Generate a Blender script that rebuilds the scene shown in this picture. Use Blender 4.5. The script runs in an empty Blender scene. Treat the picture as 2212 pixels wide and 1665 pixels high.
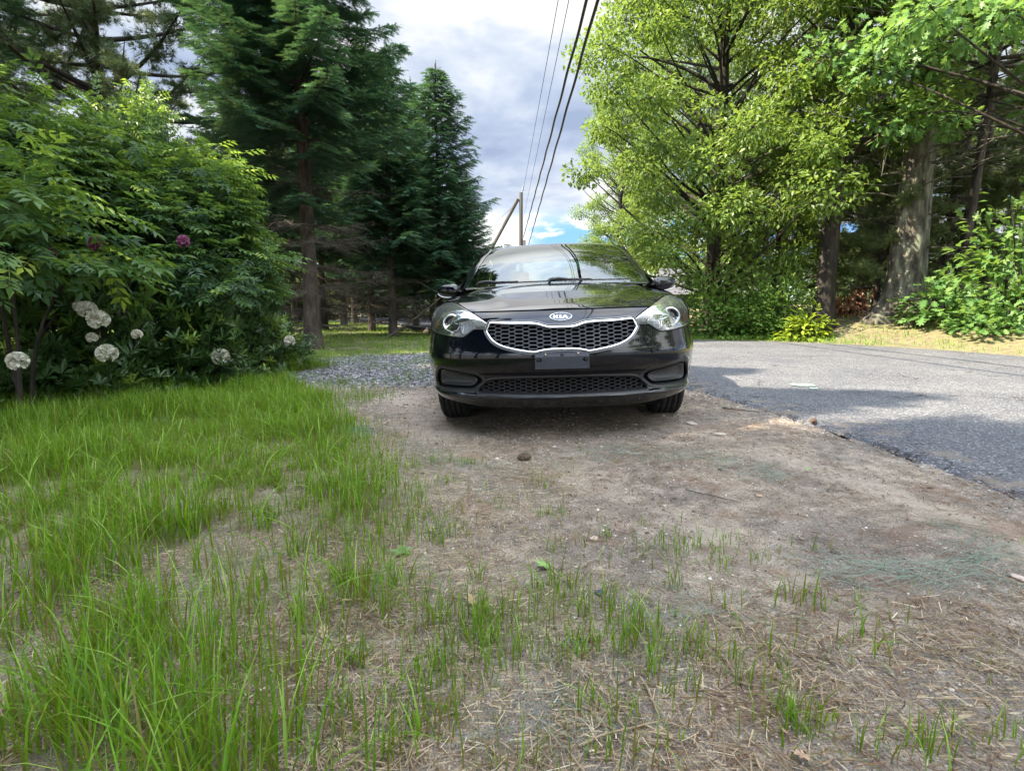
import bpy, bmesh, math, random
import numpy as np
from math import sin, cos, pi, radians, sqrt
from mathutils import Vector, Matrix

SC = bpy.context.scene
COL = SC.collection

# ------------------------------------------------------------------ camera, sky, sun, exposure
CAMH, PITCH, FPX = 0.82, radians(8.25), 1186.0
cam_d = bpy.data.cameras.new('camera'); cam = bpy.data.objects.new('camera', cam_d); COL.objects.link(cam)
cam.location = (0, 0, CAMH); cam.rotation_euler = (pi/2 - PITCH, 0, 0)
cam_d.sensor_width = 36; cam_d.lens = 36*FPX/2212; cam_d.clip_start = 0.05; cam_d.clip_end = 2000
SC.camera = cam

SUN_EL, SUN_AZ = radians(47), radians(-100)      # azimuth measured from +Y, negative = left
SC.view_settings.view_transform = 'Standard'; SC.view_settings.look = 'None'
SC.view_settings.exposure = 2.0; SC.view_settings.gamma = 1; SC.view_settings.use_curve_mapping = False
SC.cycles.use_denoising = True; SC.cycles.denoising_prefilter = 'NONE'; SC.cycles.use_adaptive_sampling = False
SC.cycles.max_bounces = 6; SC.cycles.transparent_max_bounces = 12
SC.cycles.diffuse_bounces = 2; SC.cycles.glossy_bounces = 4; SC.cycles.transmission_bounces = 4
SC.cycles.sample_clamp_indirect = 3; SC.cycles.caustics_reflective = False; SC.cycles.caustics_refractive = False

W = bpy.data.worlds.new('World'); SC.world = W; W.use_nodes = True
class NT:
    """small node-tree helper"""
    def __init__(s, tree): s.t = tree; s.n = tree.nodes; s.l = tree.links; s.n.clear()
    def __call__(s, kind, ins=None, **kw):
        nd = s.n.new('ShaderNode'+kind)
        for k, v in kw.items(): setattr(nd, k, v)
        for k, v in (ins or {}).items():
            sock = nd.inputs[k]
            if isinstance(v, bpy.types.NodeSocket): s.l.new(v, sock)
            elif hasattr(v, 'outputs'): s.l.new(v.outputs[0], sock)
            else: sock.default_value = v
        return nd
    def math(s, op, a, b=0.0, c=0.0, clamp=False):
        return s('Math', {0: a, 1: b, 2: c}, operation=op, use_clamp=clamp)
    def smooth(s, v, a, b):
        return s('MapRange', {'Value': v, 'From Min': a, 'From Max': b}, interpolation_type='SMOOTHSTEP')
    def mix(s, f, a, b):
        m = s('Mix', data_type='RGBA')
        for k, v in ((0, f), (6, a), (7, b)):
            if isinstance(v, bpy.types.NodeSocket): s.l.new(v, m.inputs[k])
            elif hasattr(v, 'outputs'): s.l.new(v.outputs[0] if v.bl_idname != 'ShaderNodeMix' else v.outputs[2], m.inputs[k])
            else: m.inputs[k].default_value = (v if k == 0 else (*v, 1) if len(v) == 3 else v)
        return m.outputs[2]
    def ramp(s, f, stops):
        r = s('ValToRGB', {'Fac': f}); e = r.color_ramp.elements
        while len(e) < len(stops): e.new(0.5)
        for el, (p, c) in zip(e, stops): el.position = p; el.color = (*c, 1) if len(c) == 3 else c
        return r.outputs[0]

w = NT(W.node_tree)
tc = w('TexCoord'); gen = tc.outputs['Generated']
sky = w('TexSky', sky_type='NISHITA', sun_disc=False, sun_elevation=SUN_EL, sun_rotation=SUN_AZ, air_density=1.0, dust_density=0.6)
sep = w('SeparateXYZ', {0: gen}); z = sep.outputs[2]; yy = sep.outputs[1]; xx = sep.outputs[0]
zc = w.math('ADD', w.math('MAXIMUM', z, 0.0), 0.22)
px = w.math('DIVIDE', xx, zc); py = w.math('DIVIDE', yy, zc)
pv = w('CombineXYZ', {0: px, 1: py, 2: w.math('MULTIPLY', z, 1.0)})
n1 = w('TexNoise', {'Vector': pv, 'Scale': 1.15, 'Detail': 5, 'Roughness': .52, 'Distortion': .25})
n2 = w('TexNoise', {'Vector': pv, 'Scale': 3.6, 'Detail': 6, 'Roughness': .56, 'Distortion': .2})
nn = w.math('ADD', w.math('MULTIPLY', n1.outputs[0], .68), w.math('MULTIPLY', n2.outputs[0], .32))
cc = w.ramp(nn, [(.38, (.38, .47, .66)), (.45, (.52, .61, .79)), (.51, (.72, .79, .90)), (.56, (1.0, 1.0, 1.0))])
# overcast gains: overhead and behind added unseen to fill the shade, glow sunward
up = w.smooth(z, .50, .85)
dotn = w('VectorMath', {0: gen, 1: (sin(SUN_AZ+.35)*cos(SUN_EL), cos(SUN_AZ+.35)*cos(SUN_EL), sin(SUN_EL))}, operation='DOT_PRODUCT')
glow = w.smooth(dotn.outputs['Value'], .72, 1.0)
beh = w.smooth(yy, .1, -.5)
gain = w.math('ADD', w.math('ADD', w.math('MULTIPLY', up, 3.4), w.math('MULTIPLY', glow, 1.5)), w.math('ADD', w.math('MULTIPLY', beh, 3.2), 1.0))
cl = w('VectorMath', {0: cc, 'Scale': w.math('MULTIPLY', gain, 2.65)}, operation='SCALE')
# low bank of white cumulus with blue gaps
n3 = w('TexNoise', {'Vector': w('VectorMath', {0: gen, 1: (1, 1, 2.6)}, operation='MULTIPLY'), 'Scale': 7.5, 'Detail': 6, 'Roughness': .55})
band = w.math('MULTIPLY', w.smooth(z, .02, .07), w.smooth(z, .175, .125))
side = w.smooth(xx, -.02, .07)
gap = w.math('MULTIPLY', w.math('MULTIPLY', band, side), w.smooth(n3.outputs[0], .53, .47))
lowc = w.ramp(n3.outputs[0], [(.42, (.60, .70, .86)), (.60, (1, 1, 1))])
low = w('VectorMath', {0: lowc, 'Scale': 4.0}, operation='SCALE')
blue = w('VectorMath', {0: sky, 'Scale': .5}, operation='SCALE')
blue2 = w.mix(.75, blue, (.6, 1.6, 3.4))
c1 = w.mix(w.smooth(z, .19, .10), cl, low)
c2 = w.mix(gap, c1, blue2)
bg = w('Background', {'Color': c2, 'Strength': 0.105})
w('OutputWorld', {0: bg})
W.cycles.sampling_method = 'MANUAL'; W.cycles.sample_map_resolution = 512

sl = bpy.data.lights.new('sun', 'SUN'); sl.energy = 5.0; sl.angle = radians(.55); sl.color = (1, .87, .67)
so = bpy.data.objects.new('sun', sl); COL.objects.link(so)
SDIR = Vector((sin(SUN_AZ)*cos(SUN_EL), cos(SUN_AZ)*cos(SUN_EL), sin(SUN_EL)))
so.rotation_euler = SDIR.to_track_quat('Z', 'Y').to_euler(); so.location = SDIR*60

# ------------------------------------------------------------------ helpers
def ray(px, py):
    a = (px-1106)/FPX; b = (832.5-py)/FPX
    return np.array((a, cos(PITCH)+b*sin(PITCH), -sin(PITCH)+b*cos(PITCH)))
def at(px, py, Y):                                # a point of the place, Y metres ahead
    d = ray(px, py); t = Y/d[1]; return np.array((d[0]*t, Y, CAMH+d[2]*t))
def gp(px, py):                                   # the ground point under that direction
    d = ray(px, py); zz = 0.0
    for _ in range(12):
        t = (zz-CAMH)/d[2]; x, y = d[0]*t, d[1]*t; zz = float(gz(np.array([x]), np.array([y]))[0])
    return x, y

def sstep(a, b, x):
    t = np.clip((x-a)/(b-a), 0, 1); return t*t*(3-2*t)
def vn(x, y, s, seed=0):                          # value noise 0..1
    x = np.asarray(x, float)*s; y = np.asarray(y, float)*s
    xi = np.floor(x).astype(np.int64); yi = np.floor(y).astype(np.int64); fx = x-xi; fy = y-yi
    fx = fx*fx*(3-2*fx); fy = fy*fy*(3-2*fy)
    def h(a, b):
        n = (a*374761393 + b*668265263 + seed*1442695041) & 0x7fffffff
        n = ((n ^ (n >> 13))*1274126177) & 0x7fffffff
        return ((n ^ (n >> 16)) & 0xffff)/65535.0
    return (h(xi, yi)*(1-fx)+h(xi+1, yi)*fx)*(1-fy)+(h(xi, yi+1)*(1-fx)+h(xi+1, yi+1)*fx)*fy
def fbm(x, y, s, seed=0):
    return (vn(x, y, s, seed)*.5+vn(x, y, s*2.1, seed+1)*.27+vn(x, y, s*4.3, seed+2)*.15+vn(x, y, s*9, seed+3)*.08)

def build(name, V, Fs, mat, parent=None, smooth=True, attrs=None, mats=None, midx=None):
    """V (n,3); Fs: list of int arrays (k,m)"""
    me = bpy.data.meshes.new(name)
    V = np.asarray(V, np.float32); Fs = [np.asarray(f, np.int32) for f in (Fs if isinstance(Fs, list) else [Fs]) if len(f)]
    me.vertices.add(len(V)); me.vertices.foreach_set('co', V.ravel())
    lp = np.concatenate([f.ravel() for f in Fs]); cnt = np.concatenate([np.full(len(f), f.shape[1], np.int32) for f in Fs])
    me.loops.add(len(lp)); me.loops.foreach_set('vertex_index', lp)
    st = np.zeros(len(cnt), np.int32); st[1:] = np.cumsum(cnt)[:-1]
    me.polygons.add(len(cnt)); me.polygons.foreach_set('loop_start', st); me.polygons.foreach_set('loop_total', cnt)
    me.polygons.foreach_set('use_smooth', np.full(len(cnt), bool(smooth)))
    for k, (dom, val) in (attrs or {}).items():
        if np.ndim(val) == 2:
            a = me.color_attributes.new(k, 'FLOAT_COLOR', dom); a.data.foreach_set('color', np.asarray(val, np.float32).ravel())
        else:
            a = me.attributes.new(k, 'FLOAT', dom); a.data.foreach_set('value', np.asarray(val, np.float32))
    if mats:
        for m in mats: me.materials.append(m)
        me.polygons.foreach_set('material_index', np.asarray(midx, np.int32))
    elif mat: me.materials.append(mat)
    me.update(calc_edges=True)
    o = bpy.data.objects.new(name, me); COL.objects.link(o)
    if parent: o.parent = parent
    return o

def empty(name, label, cat, loc=(0, 0, 0), rz=0, group=None):
    o = bpy.data.objects.new(name, None); COL.objects.link(o); o.location = loc; o.rotation_euler = (0, 0, rz)
    return tag(o, label, cat, group)
def tag(o, label=None, cat=None, group=None, kind=None):
    if label: o['label'] = label
    if cat: o['category'] = cat
    if group: o['group'] = group
    if kind: o['kind'] = kind
    return o
def dup(o, loc=None, rz=None, s=None, label=None, parent=None):
    c = o.copy(); COL.objects.link(c)
    if parent: c.parent = parent
    for ch in o.children: dup(ch, parent=c)
    if loc is not None: c.location = loc
    if rz is not None: c.rotation_euler = (c.rotation_euler[0], c.rotation_euler[1], rz)
    if s is not None: c.scale = (s, s, s) if np.isscalar(s) else s
    if label: c['label'] = label
    return c

class MB:                                         # mesh collector: verts + tri/quad faces + a per-face value
    def __init__(s): s.v = []; s.f = {3: [], 4: []}; s.r = {3: [], 4: []}; s.n = 0
    def add(s, V, Fc, r=0.5):
        V = np.asarray(V, float).reshape(-1, 3); Fc = np.asarray(Fc, np.int64)
        if not len(Fc): return
        k = Fc.shape[1]; s.f.setdefault(k, []); s.r.setdefault(k, []); s.v.append(V); s.f[k].append(Fc+s.n); s.n += len(V)
        s.r[k].append(np.broadcast_to(np.asarray(r, float), (len(Fc),)))
    def scatter(s, T, TF, P, R, S, r=None):
        """template verts T (t,3), faces TF (f,k), N placements: pos P, rot R (N,3,3), scale S"""
        N = len(P)
        if not N: return
        S = np.broadcast_to(np.asarray(S, float), (N,))
        V = np.einsum('nij,tj->nti', R, T)*S[:, None, None]+P[:, None, :]
        Fc = TF[None]+np.arange(N)[:, None, None]*len(T)
        rr = np.random.rand(N) if r is None else r
        s.add(V.reshape(-1, 3), Fc.reshape(-1, TF.shape[1]), np.repeat(rr, len(TF)))
    def tube(s, P, rad, k=6, r=0.5, cap=False, ell=None):
        P = np.asarray(P, float); n = len(P); rad = np.broadcast_to(np.asarray(rad, float), (n,))
        T = np.gradient(P, axis=0); T /= np.linalg.norm(T, axis=1)[:, None]+1e-9
        up = np.array((0, 0, 1.)) if abs(T[:, 2]).mean() < .8 else np.array((0, 1., 0))
        A = np.cross(T, up); A /= np.linalg.norm(A, axis=1)[:, None]+1e-9; B = np.cross(A, T)
        th = np.arange(k)*2*pi/k
        ring = P[:, None]+rad[:, None, None]*(A[:, None]*np.cos(th)[None, :, None]+B[:, None]*np.sin(th)[None, :, None]*(ell or 1))
        i = np.arange(n-1)[:, None]*k; j = np.arange(k)[None]; j2 = (j+1) % k
        Fc = np.stack([i+j, i+j2, i+k+j2, i+k+j], -1).reshape(-1, 4)
        s.add(ring.reshape(-1, 3), Fc, r)
        if cap:
            for e, c in ((0, P[0]), (n-1, P[-1])):
                a = np.arange(k); s.add(np.vstack([ring[e], c]), np.stack([a, (a+1) % k, np.full(k, k)], -1), r)
    def box(s, c, d, R=None, r=0.5):
        q = np.array([(x, y, z) for x in (-.5, .5) for y in (-.5, .5) for z in (-.5, .5)])*np.array(d)
        if R is not None: q = q@np.asarray(R).T
        s.add(q+np.array(c), [(0, 1, 3, 2), (4, 6, 7, 5), (0, 4, 5, 1), (2, 3, 7, 6), (0, 2, 6, 4), (1, 5, 7, 3)], r)
    def grid(s, G, r=0.5, closed=False):
        G = np.asarray(G, float); a, b = G.shape[:2]
        i = np.arange(a-1)[:, None]*b; jm = b if closed else b-1; j = np.arange(jm)[None]; j2 = (j+1) % b
        s.add(G.reshape(-1, 3), np.stack([i+j, i+j2, i+b+j2, i+b+j], -1).reshape(-1, 4), r)
    def done(s, name, mat, parent=None, smooth=True):
        V = np.concatenate(s.v); Fs = []; R = []
        for k in s.f:
            if s.f[k]: Fs.append(np.concatenate(s.f[k])); R.append(np.concatenate(s.r[k]))
        return build(name, V, Fs, mat, parent, smooth, {'rnd': ('FACE', np.concatenate(R))})

def frames(D, Nn):
    """rotation matrices whose y axis follows D and z axis leans to Nn"""
    D = D/(np.linalg.norm(D, axis=1)[:, None]+1e-9)
    X = np.cross(D, Nn); X /= np.linalg.norm(X, axis=1)[:, None]+1e-9
    Z = np.cross(X, D)
    return np.stack([X, D, Z], -1)

def MAT(name): m = bpy.data.materials.new(name); m.use_nodes = True; return m, NT(m.node_tree)
def out(t, sh, disp=None):
    t('OutputMaterial', {0: sh} if disp is None else {0: sh, 2: disp})
def noisy(name, stops, scale=8., rough=.8, bump=0., bscale=None, metallic=0., spec=.5, stretch=(1, 1, 1), coat=0., detail=6, obj=True):
    m, t = MAT(name); tcn = t('TexCoord')
    v = t('VectorMath', {0: tcn.outputs['Object' if obj else 'Generated'], 1: stretch}, operation='MULTIPLY')
    n = t('TexNoise', {'Vector': v, 'Scale': scale, 'Detail': detail, 'Roughness': .6})
    c = t.ramp(n.outputs[0], stops)
    ins = {'Base Color': c, 'Roughness': rough, 'Metallic': metallic, 'Specular IOR Level': spec, 'Coat Weight': coat}
    if bump:
        nb = t('TexNoise', {'Vector': v, 'Scale': bscale or scale*2, 'Detail': 6, 'Roughness': .65})
        ins['Normal'] = t('Bump', {'Height': nb.outputs[0], 'Strength': bump, 'Distance': .02})
    out(t, t('BsdfPrincipled', ins)); return m
def leafy(name, stops, trans=.35, tcol=(.25, .40, .04), rough=.45, spec=.35, vary=.10):
    m, t = MAT(name)
    a = t('Attribute', attribute_name='rnd'); oi = t('ObjectInfo')
    f = t.math('ADD', a.outputs['Fac'], t.math('MULTIPLY', t.math('SUBTRACT', oi.outputs['Random'], .5), vary), clamp=True)
    c = t.ramp(f, stops)
    p = t('BsdfPrincipled', {'Base Color': c, 'Roughness': rough, 'Specular IOR Level': spec})
    tr = t('BsdfTranslucent', {'Color': t.mix(.5, c, tcol)})
    out(t, t('MixShader', {0: trans, 1: p, 2: tr})); return m
def plain(name, col, rough=.5, metallic=0., spec=.5, coat=0., coatr=.03):
    m, t = MAT(name)
    out(t, t('BsdfPrincipled', {'Base Color': (*col, 1), 'Roughness': rough, 'Metallic': metallic, 'Specular IOR Level': spec, 'Coat Weight': coat, 'Coat Roughness': coatr})); return m
# ------------------------------------------------------------------ the ground and the road
FAR = np.array([(7.6, -25), (7.7, 2), (7.8, 5), (7.76, 8.3), (7.5, 9.4), (6.8, 10.8), (5.6, 11.8), (4.1, 12.35), (2.6, 13.3), (1.1, 14.8), (-.2, 17), (-1.2, 20.5), (-2.6, 26), (-5, 34), (-9, 44)], float)
NEAR = np.array([(2.3, -25), (2.12, 0), (2.07, 2.1), (2.02, 3), (1.88, 4.1), (1.72, 5.1), (1.4, 7), (.9, 9), (.2, 11.2), (-.7, 13.4), (-1.7, 15.8), (-3.0, 19), (-5, 24), (-8.4, 31), (-13, 40)], float)
def dist_poly(x, y, P):
    x = np.asarray(x, float); best = np.full(x.shape, 1e9)
    for a, b in zip(P[:-1], P[1:]):
        d = b-a; t = np.clip(((x-a[0])*d[0]+(y-a[1])*d[1])/(d@d), 0, 1)
        best = np.minimum(best, np.hypot(x-a[0]-t*d[0], y-a[1]-t*d[1]))
    return best
def right_of_far(x, y): return x > np.interp(y, FAR[:, 1], FAR[:, 0])
def left_of_near(x, y): return x < np.interp(y, NEAR[:, 1], NEAR[:, 0])
def gz(x, y):
    x = np.asarray(x, float); y = np.asarray(y, float)
    z = .033*np.clip(x, -2.2, 2.0)
    r = right_of_far(x, y); df = dist_poly(x, y, FAR)
    amp = .12+.42*sstep(4.5, 8., x)
    z = z+np.where(r, amp*sstep(.1, 3.2, df)+.25*sstep(3, 14, df)-.02, 0)
    l = left_of_near(x, y)
    z = np.where(~r & ~l, .05, z)
    z = z-np.where(l, .016*sstep(.6, 0, dist_poly(x, y, NEAR)), 0)
    return z
def inpoly(x, y, P):
    P = np.asarray(P, float); c = np.zeros(np.shape(x), bool); j = len(P)-1
    for i in range(len(P)):
        with np.errstate(divide='ignore', invalid='ignore'):
            t = ((P[i, 1] > y) != (P[j, 1] > y)) & (x < (P[j, 0]-P[i, 0])*(y-P[i, 1])/(P[j, 1]-P[i, 1]+1e-12)+P[i, 0])
        c ^= t; j = i
    return c
def soft(x, y, P, wd):                            # 1 inside, fading over wd at the outline
    P = np.asarray(P, float); d = dist_poly(x, y, np.vstack([P, P[:1]])); s = np.where(inpoly(x, y, P), d, -d)
    return sstep(-wd, wd, s)
def img(*p): return [gp(a, b) for a, b in p]
GRASS = [(-7, 4.2), (-4.9, 4.9), (-3.9, 6.5), (-2.7, 6.3), (-1.95, 5.4), (-1.5, 4.5), (-1.15, 3.7), (-.8, 2.9), (-.52, 2.2), (-.30, 1.75), (-.36, 1.45), (-.30, 1.1), (-.32, .4), (-.3, -2), (-8, -2)]
LAWN = [(-16, 30), (-14, 12), (-9, 9.5), (-4.4, 8.9), (-2.6, 9.7), (-.8, 10.2), (-.6, 12.5), (-2.2, 16), (-4, 20), (-8, 30)]
GRAVEL = [(-4.4, 8.6), (-3.2, 7.1), (-2.5, 6.3), (-1.6, 6.0), (-.6, 5.9), (1.3, 5.6), (1.3, 8.5), (.3, 11), (-.8, 10.4), (-2.6, 9.9)]
STRAW = [(-1.3, 3.6), (-.4, 3.5), (.2, 3.2), (.7, 2.6), (1.1, 2.6), (1.0, 2.9), (.5, 3.4), (.25, 2.2), (.0, 1.7), (.35, 1.35), (.8, 1.3), (1.25, 1.5), (1.7, 1.6), (1.7, .5), (1.0, -.5), (-6, -.5), (-5, 3), (-2.5, 4.2)]

def axis(stops):
    o = []
    for (a, b, st) in stops: o += list(np.arange(a, b-1e-6, st))
    o.append(stops[-1][1]); return np.array(o)
gx = axis([(-400, -60, 40), (-60, -14, 2.), (-14, -4, .25), (-4, 3, .04), (3, 14, .2), (14, 60, 2.), (60, 400, 40)])
gy = axis([(-300, -30, 30), (-30, -2, 1.), (-2, .5, .2), (.5, 6.5, .04), (6.5, 20, .16), (20, 60, 2.), (60, 600, 40)])
X, Y = np.meshgrid(gx, gy)
Z = gz(X, Y)
near = sstep(14, 6, np.hypot(X, Y))
onroad = (~right_of_far(X, Y)) & (~left_of_near(X, Y))
Z = Z+np.where(onroad, -.05, (fbm(X, Y, 1.3, 5)-.5)*.05*near*sstep(0, .5, dist_poly(X, Y, NEAR))+(fbm(X, Y, 9, 9)-.5)*.022*near)
Z = Z+np.where(right_of_far(X, Y), (fbm(X, Y, .5, 15)-.5)*.12*sstep(.5, 3, dist_poly(X, Y, FAR)), 0)
nz = fbm(X, Y, 1.7, 21); nz2 = fbm(X, Y, 5, 25)
gr = np.maximum(.45*soft(X, Y, GRASS, .25)*sstep(.30, .6, nz+.12), soft(X, Y, LAWN, .4))
gr = np.maximum(gr, np.where(left_of_near(X, Y) & (Y > 10), 1, 0)*sstep(8, 12, Y))
litter = np.where(right_of_far(X, Y), 1., 0.)
edge_g = np.where(right_of_far(X, Y), sstep(2.2, .5, dist_poly(X, Y, FAR))*sstep(.15, .5, dist_poly(X, Y, FAR))*sstep(.35, .6, fbm(X, Y, .8, 33)+.15)*sstep(8.2, 6.8, X), 0)
gr = np.maximum(gr, edge_g*.9)
gv = soft(X, Y, GRAVEL, .35)*sstep(.25, .55, nz2+.18)*(1-gr*.6)
st = soft(X, Y, STRAW, .3)*sstep(.33, .6, nz+.1)
sunlit_rut = np.zeros_like(X)  # pale wheel tracks, also painting soft sunlit patches into the soil colour
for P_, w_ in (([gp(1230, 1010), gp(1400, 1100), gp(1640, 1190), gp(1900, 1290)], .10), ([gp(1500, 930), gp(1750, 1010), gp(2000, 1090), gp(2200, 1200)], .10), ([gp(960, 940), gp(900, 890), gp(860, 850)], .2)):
    sunlit_rut = np.maximum(sunlit_rut, sstep(w_*1.6, w_*.2, dist_poly(X, Y, np.array(P_)))*sstep(.25, .55, fbm(X, Y, 4, 31)))
zone = np.stack([st, gr, gv, litter], -1).reshape(-1, 4)
a_, b_ = X.shape; ii = np.arange(a_-1)[:, None]*b_; jj = np.arange(b_-1)[None]
GF = np.stack([ii+jj, ii+jj+1, ii+b_+jj+1, ii+b_+jj], -1).reshape(-1, 4)

m, t = MAT('ground_soil')
pos = t('NewGeometry').outputs['Position']; at_ = t('VertexColor', layer_name='zone'); sp = t('SeparateColor', {0: at_.outputs[0]})
def N(s, d=8, r=.6, dist=0): return t('TexNoise', {'Vector': pos, 'Scale': s, 'Detail': d, 'Roughness': r, 'Distortion': dist}).outputs[0]
dirt = t.ramp(N(14), [(.3, (.14, .122, .102)), (.5, (.235, .208, .176)), (.7, (.35, .315, .272))])
grit = t('TexNoise', {'Vector': pos, 'Scale': 190, 'Detail': 3, 'Roughness': .8}).outputs[0]
dirt = t('MixRGB', {0: 1.0, 1: dirt, 2: t.ramp(grit, [(.36, (.42, .40, .38)), (.5, (1.0, 1.0, 1.0)), (.66, (1.65, 1.6, 1.5))])}, blend_type='MULTIPLY').outputs[0]
damp = t.ramp(N(2.2), [(.42, (.75, .73, .74)), (.6, (1.12, 1.05, 1.0))])
dirt = t('MixRGB', {0: 1.0, 1: dirt, 2: damp}, blend_type='MULTIPLY').outputs[0]
peb = t('TexVoronoi', {'Vector': pos, 'Scale': 105}); pebm = t.math('LESS_THAN', peb.outputs['Distance'], .26)
pc = t('SeparateColor', {0: peb.outputs['Color']})
pebm2 = t.math('MULTIPLY', pebm, t.math('GREATER_THAN', pc.outputs[0], .55))
dirt = t.mix(t.math('MULTIPLY', pebm2, .8), dirt, t.ramp(pc.outputs[1], [(0, (.22, .17, .13)), (.6, (.38, .33, .29)), (1, (.52, .50, .48))]))
dirt = t.mix(t.math('MULTIPLY', t('Attribute', attribute_name='sunlit_rut').outputs['Fac'], .55), dirt, (.42, .36, .29))
# matted straw: long thin flakes, two directions
def flakes(ang, sx, sy):
    mp = t('Mapping', {'Vector': pos, 'Rotation': (0, 0, ang), 'Scale': (sx, sy, 1)})
    v = t('TexVoronoi', {'Vector': mp.outputs[0], 'Scale': 1}); return v
f1 = flakes(.35, 26, 150); f2 = flakes(-.6, 150, 24); f3 = flakes(1.2, 22, 130)
def fm(v, thr): return t.math('MULTIPLY', t.math('LESS_THAN', v.outputs['Distance'], .36), t.math('GREATER_THAN', t('SeparateColor', {0: v.outputs['Color']}).outputs[0], thr))
fl = t.math('MAXIMUM', t.math('MAXIMUM', fm(f1, .55), fm(f2, .6)), fm(f3, .6))
strawc = t.ramp(t('SeparateColor', {0: f1.outputs['Color']}).outputs[1], [(0, (.17, .12, .07)), (.5, (.36, .27, .17)), (1, (.55, .46, .33))])
soil = t.mix(t.math('MULTIPLY', fl, t.math('MULTIPLY', sp.outputs[0], 1.0)), dirt, strawc)
reddish = t.mix(t.math('MULTIPLY', t.smooth(N(3.1, 5), .55, .66), .35), soil, (.17, .085, .05))
grassc = t.ramp(N(30), [(.3, (.035, .05, .012)), (.55, (.07, .11, .02)), (.75, (.13, .16, .04))])
c = t.mix(t.math('MULTIPLY', sp.outputs[1], t.smooth(N(7, 6), .3, .62)), reddish, grassc)
gvv = t('TexVoronoi', {'Vector': pos, 'Scale': 42}); gcol = t.ramp(t('SeparateColor', {0: gvv.outputs['Color']}).outputs[0], [(0, (.06, .06, .065)), (.5, (.15, .15, .155)), (.85, (.27, .27, .28)), (1, (.45, .45, .45))])
c = t.mix(t.math('MULTIPLY', sp.outputs[2], t.smooth(N(11, 6), .28, .5)), c, gcol)
lit = t.ramp(N(9, 10, .7), [(.32, (.07, .055, .035)), (.45, (.15, .125, .08)), (.54, (.19, .175, .10)), (.62, (.12, .165, .045))])
lv = t('TexVoronoi', {'Vector': t('Mapping', {'Vector': pos, 'Rotation': (0, 0, .6), 'Scale': (1, 1.6, 1)}).outputs[0], 'Scale': 26}); lc = t('SeparateColor', {0: lv.outputs['Color']})
lit = t.mix(t.math('MULTIPLY', t.math('LESS_THAN', lv.outputs['Distance'], .33), .75), lit, t.ramp(lc.outputs[0], [(0, (.09, .055, .035)), (.5, (.18, .14, .085)), (.75, (.27, .22, .14)), (1, (.12, .19, .05))]))
c = t.mix(t.math('MULTIPLY', t('VertexColor', layer_name='zone').outputs[1], t.math('SUBTRACT', 1.0, sp.outputs[1])), c, lit)
hgt = t.math('ADD', t.math('ADD', t.math('ADD', t.math('MULTIPLY', N(60, 8, .75), 1.2), t.math('MULTIPLY', N(9, 4), 1.6)), t.math('MULTIPLY', fl, t.math('MULTIPLY', sp.outputs[0], .35))), t.math('MULTIPLY', pebm2, .4))
hgt = t.math('ADD', hgt, t.math('MULTIPLY', t.math('MULTIPLY', sp.outputs[2], t.math('SUBTRACT', .6, gvv.outputs['Distance'])), 1.4))
out(t, t('BsdfPrincipled', {'Base Color': c, 'Roughness': .92, 'Specular IOR Level': .2, 'Normal': t('Bump', {'Height': hgt, 'Strength': .9, 'Distance': .012})}))
ground = build('ground', np.stack([X, Y, Z], -1).reshape(-1, 3), GF, m, attrs={'zone': ('POINT', zone), 'sunlit_rut': ('POINT', sunlit_rut.ravel())})
tag(ground, kind='structure')

# asphalt sheet between the two edges, the near edge broken and crumbling
def resample(P, n, a=None):
    d = np.r_[0, np.cumsum(np.hypot(*np.diff(P, axis=0).T))]; s = np.linspace(0, d[-1], n); return np.stack([np.interp(s, d, P[:, 0]), np.interp(s, d, P[:, 1])], 1)
ys = np.r_[np.linspace(-25, 0, 40, endpoint=False), np.linspace(0, 8, 400, endpoint=False), np.linspace(8, 40, 260)]
tt = np.interp(ys, NEAR[:, 1], np.r_[0, np.cumsum(np.hypot(*np.diff(NEAR, axis=0).T))])
# smooth centre correspondences by arc fraction
sN = np.r_[0, np.cumsum(np.hypot(*np.diff(NEAR, axis=0).T))]; Nx = np.interp(tt, sN, NEAR[:, 0]); Ny = np.interp(tt, sN, NEAR[:, 1])
ker = np.hanning(31); ker /= ker.sum()
sF = np.r_[0, np.cumsum(np.hypot(*np.diff(FAR, axis=0).T))]
key = np.interp(Ny, [-25, 2.1, 5.1, 7, 9, 11.2, 13.4, 15.8, 19, 24, 40], np.interp([-25, 2, 8.3, 9.6, 10.9, 12.2, 13.2, 15.5, 20.5, 26, 44], FAR[:, 1], sF))
Fx = np.interp(key, sF, FAR[:, 0]); Fy = np.interp(key, sF, FAR[:, 1])
jag = (fbm(Ny, Ny*0, 1.3, 71)-.5)*.16+(fbm(Ny, Ny*0, 9, 72)-.5)*.10+(vn(Ny, Ny*0, 30, 73)-.5)*.035
cols = np.r_[0, .004, .012, np.linspace(.03, 1, 40)]
RX = Nx[:, None]+(Fx-Nx)[:, None]*cols+jag[:, None]*np.clip(1-cols*14, 0, 1); RY = Ny[:, None]+(Fy-Ny)[:, None]*cols
RZ = .060+.0*RX+(fbm(RX, RY, .9, 77)-.5)*.012
RZ[:, 0] = .030; RZ[:, 1] = .050
m, t = MAT('asphalt'); pos = t('NewGeometry').outputs['Position']
v = t('TexVoronoi', {'Vector': pos, 'Scale': 120}); vc = t('SeparateColor', {0: v.outputs['Color']})
base = t.ramp(vc.outputs[0], [(0, (.048, .051, .060)), (.6, (.084, .088, .099)), (.9, (.14, .145, .155)), (1, (.30, .30, .30))])
blot = t.ramp(N(1.1, 6), [(.35, (.82, .82, .86)), (.65, (1.15, 1.13, 1.1))])
base = t('MixRGB', {0: 1., 1: base, 2: blot}, blend_type='MULTIPLY').outputs[0]
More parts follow.
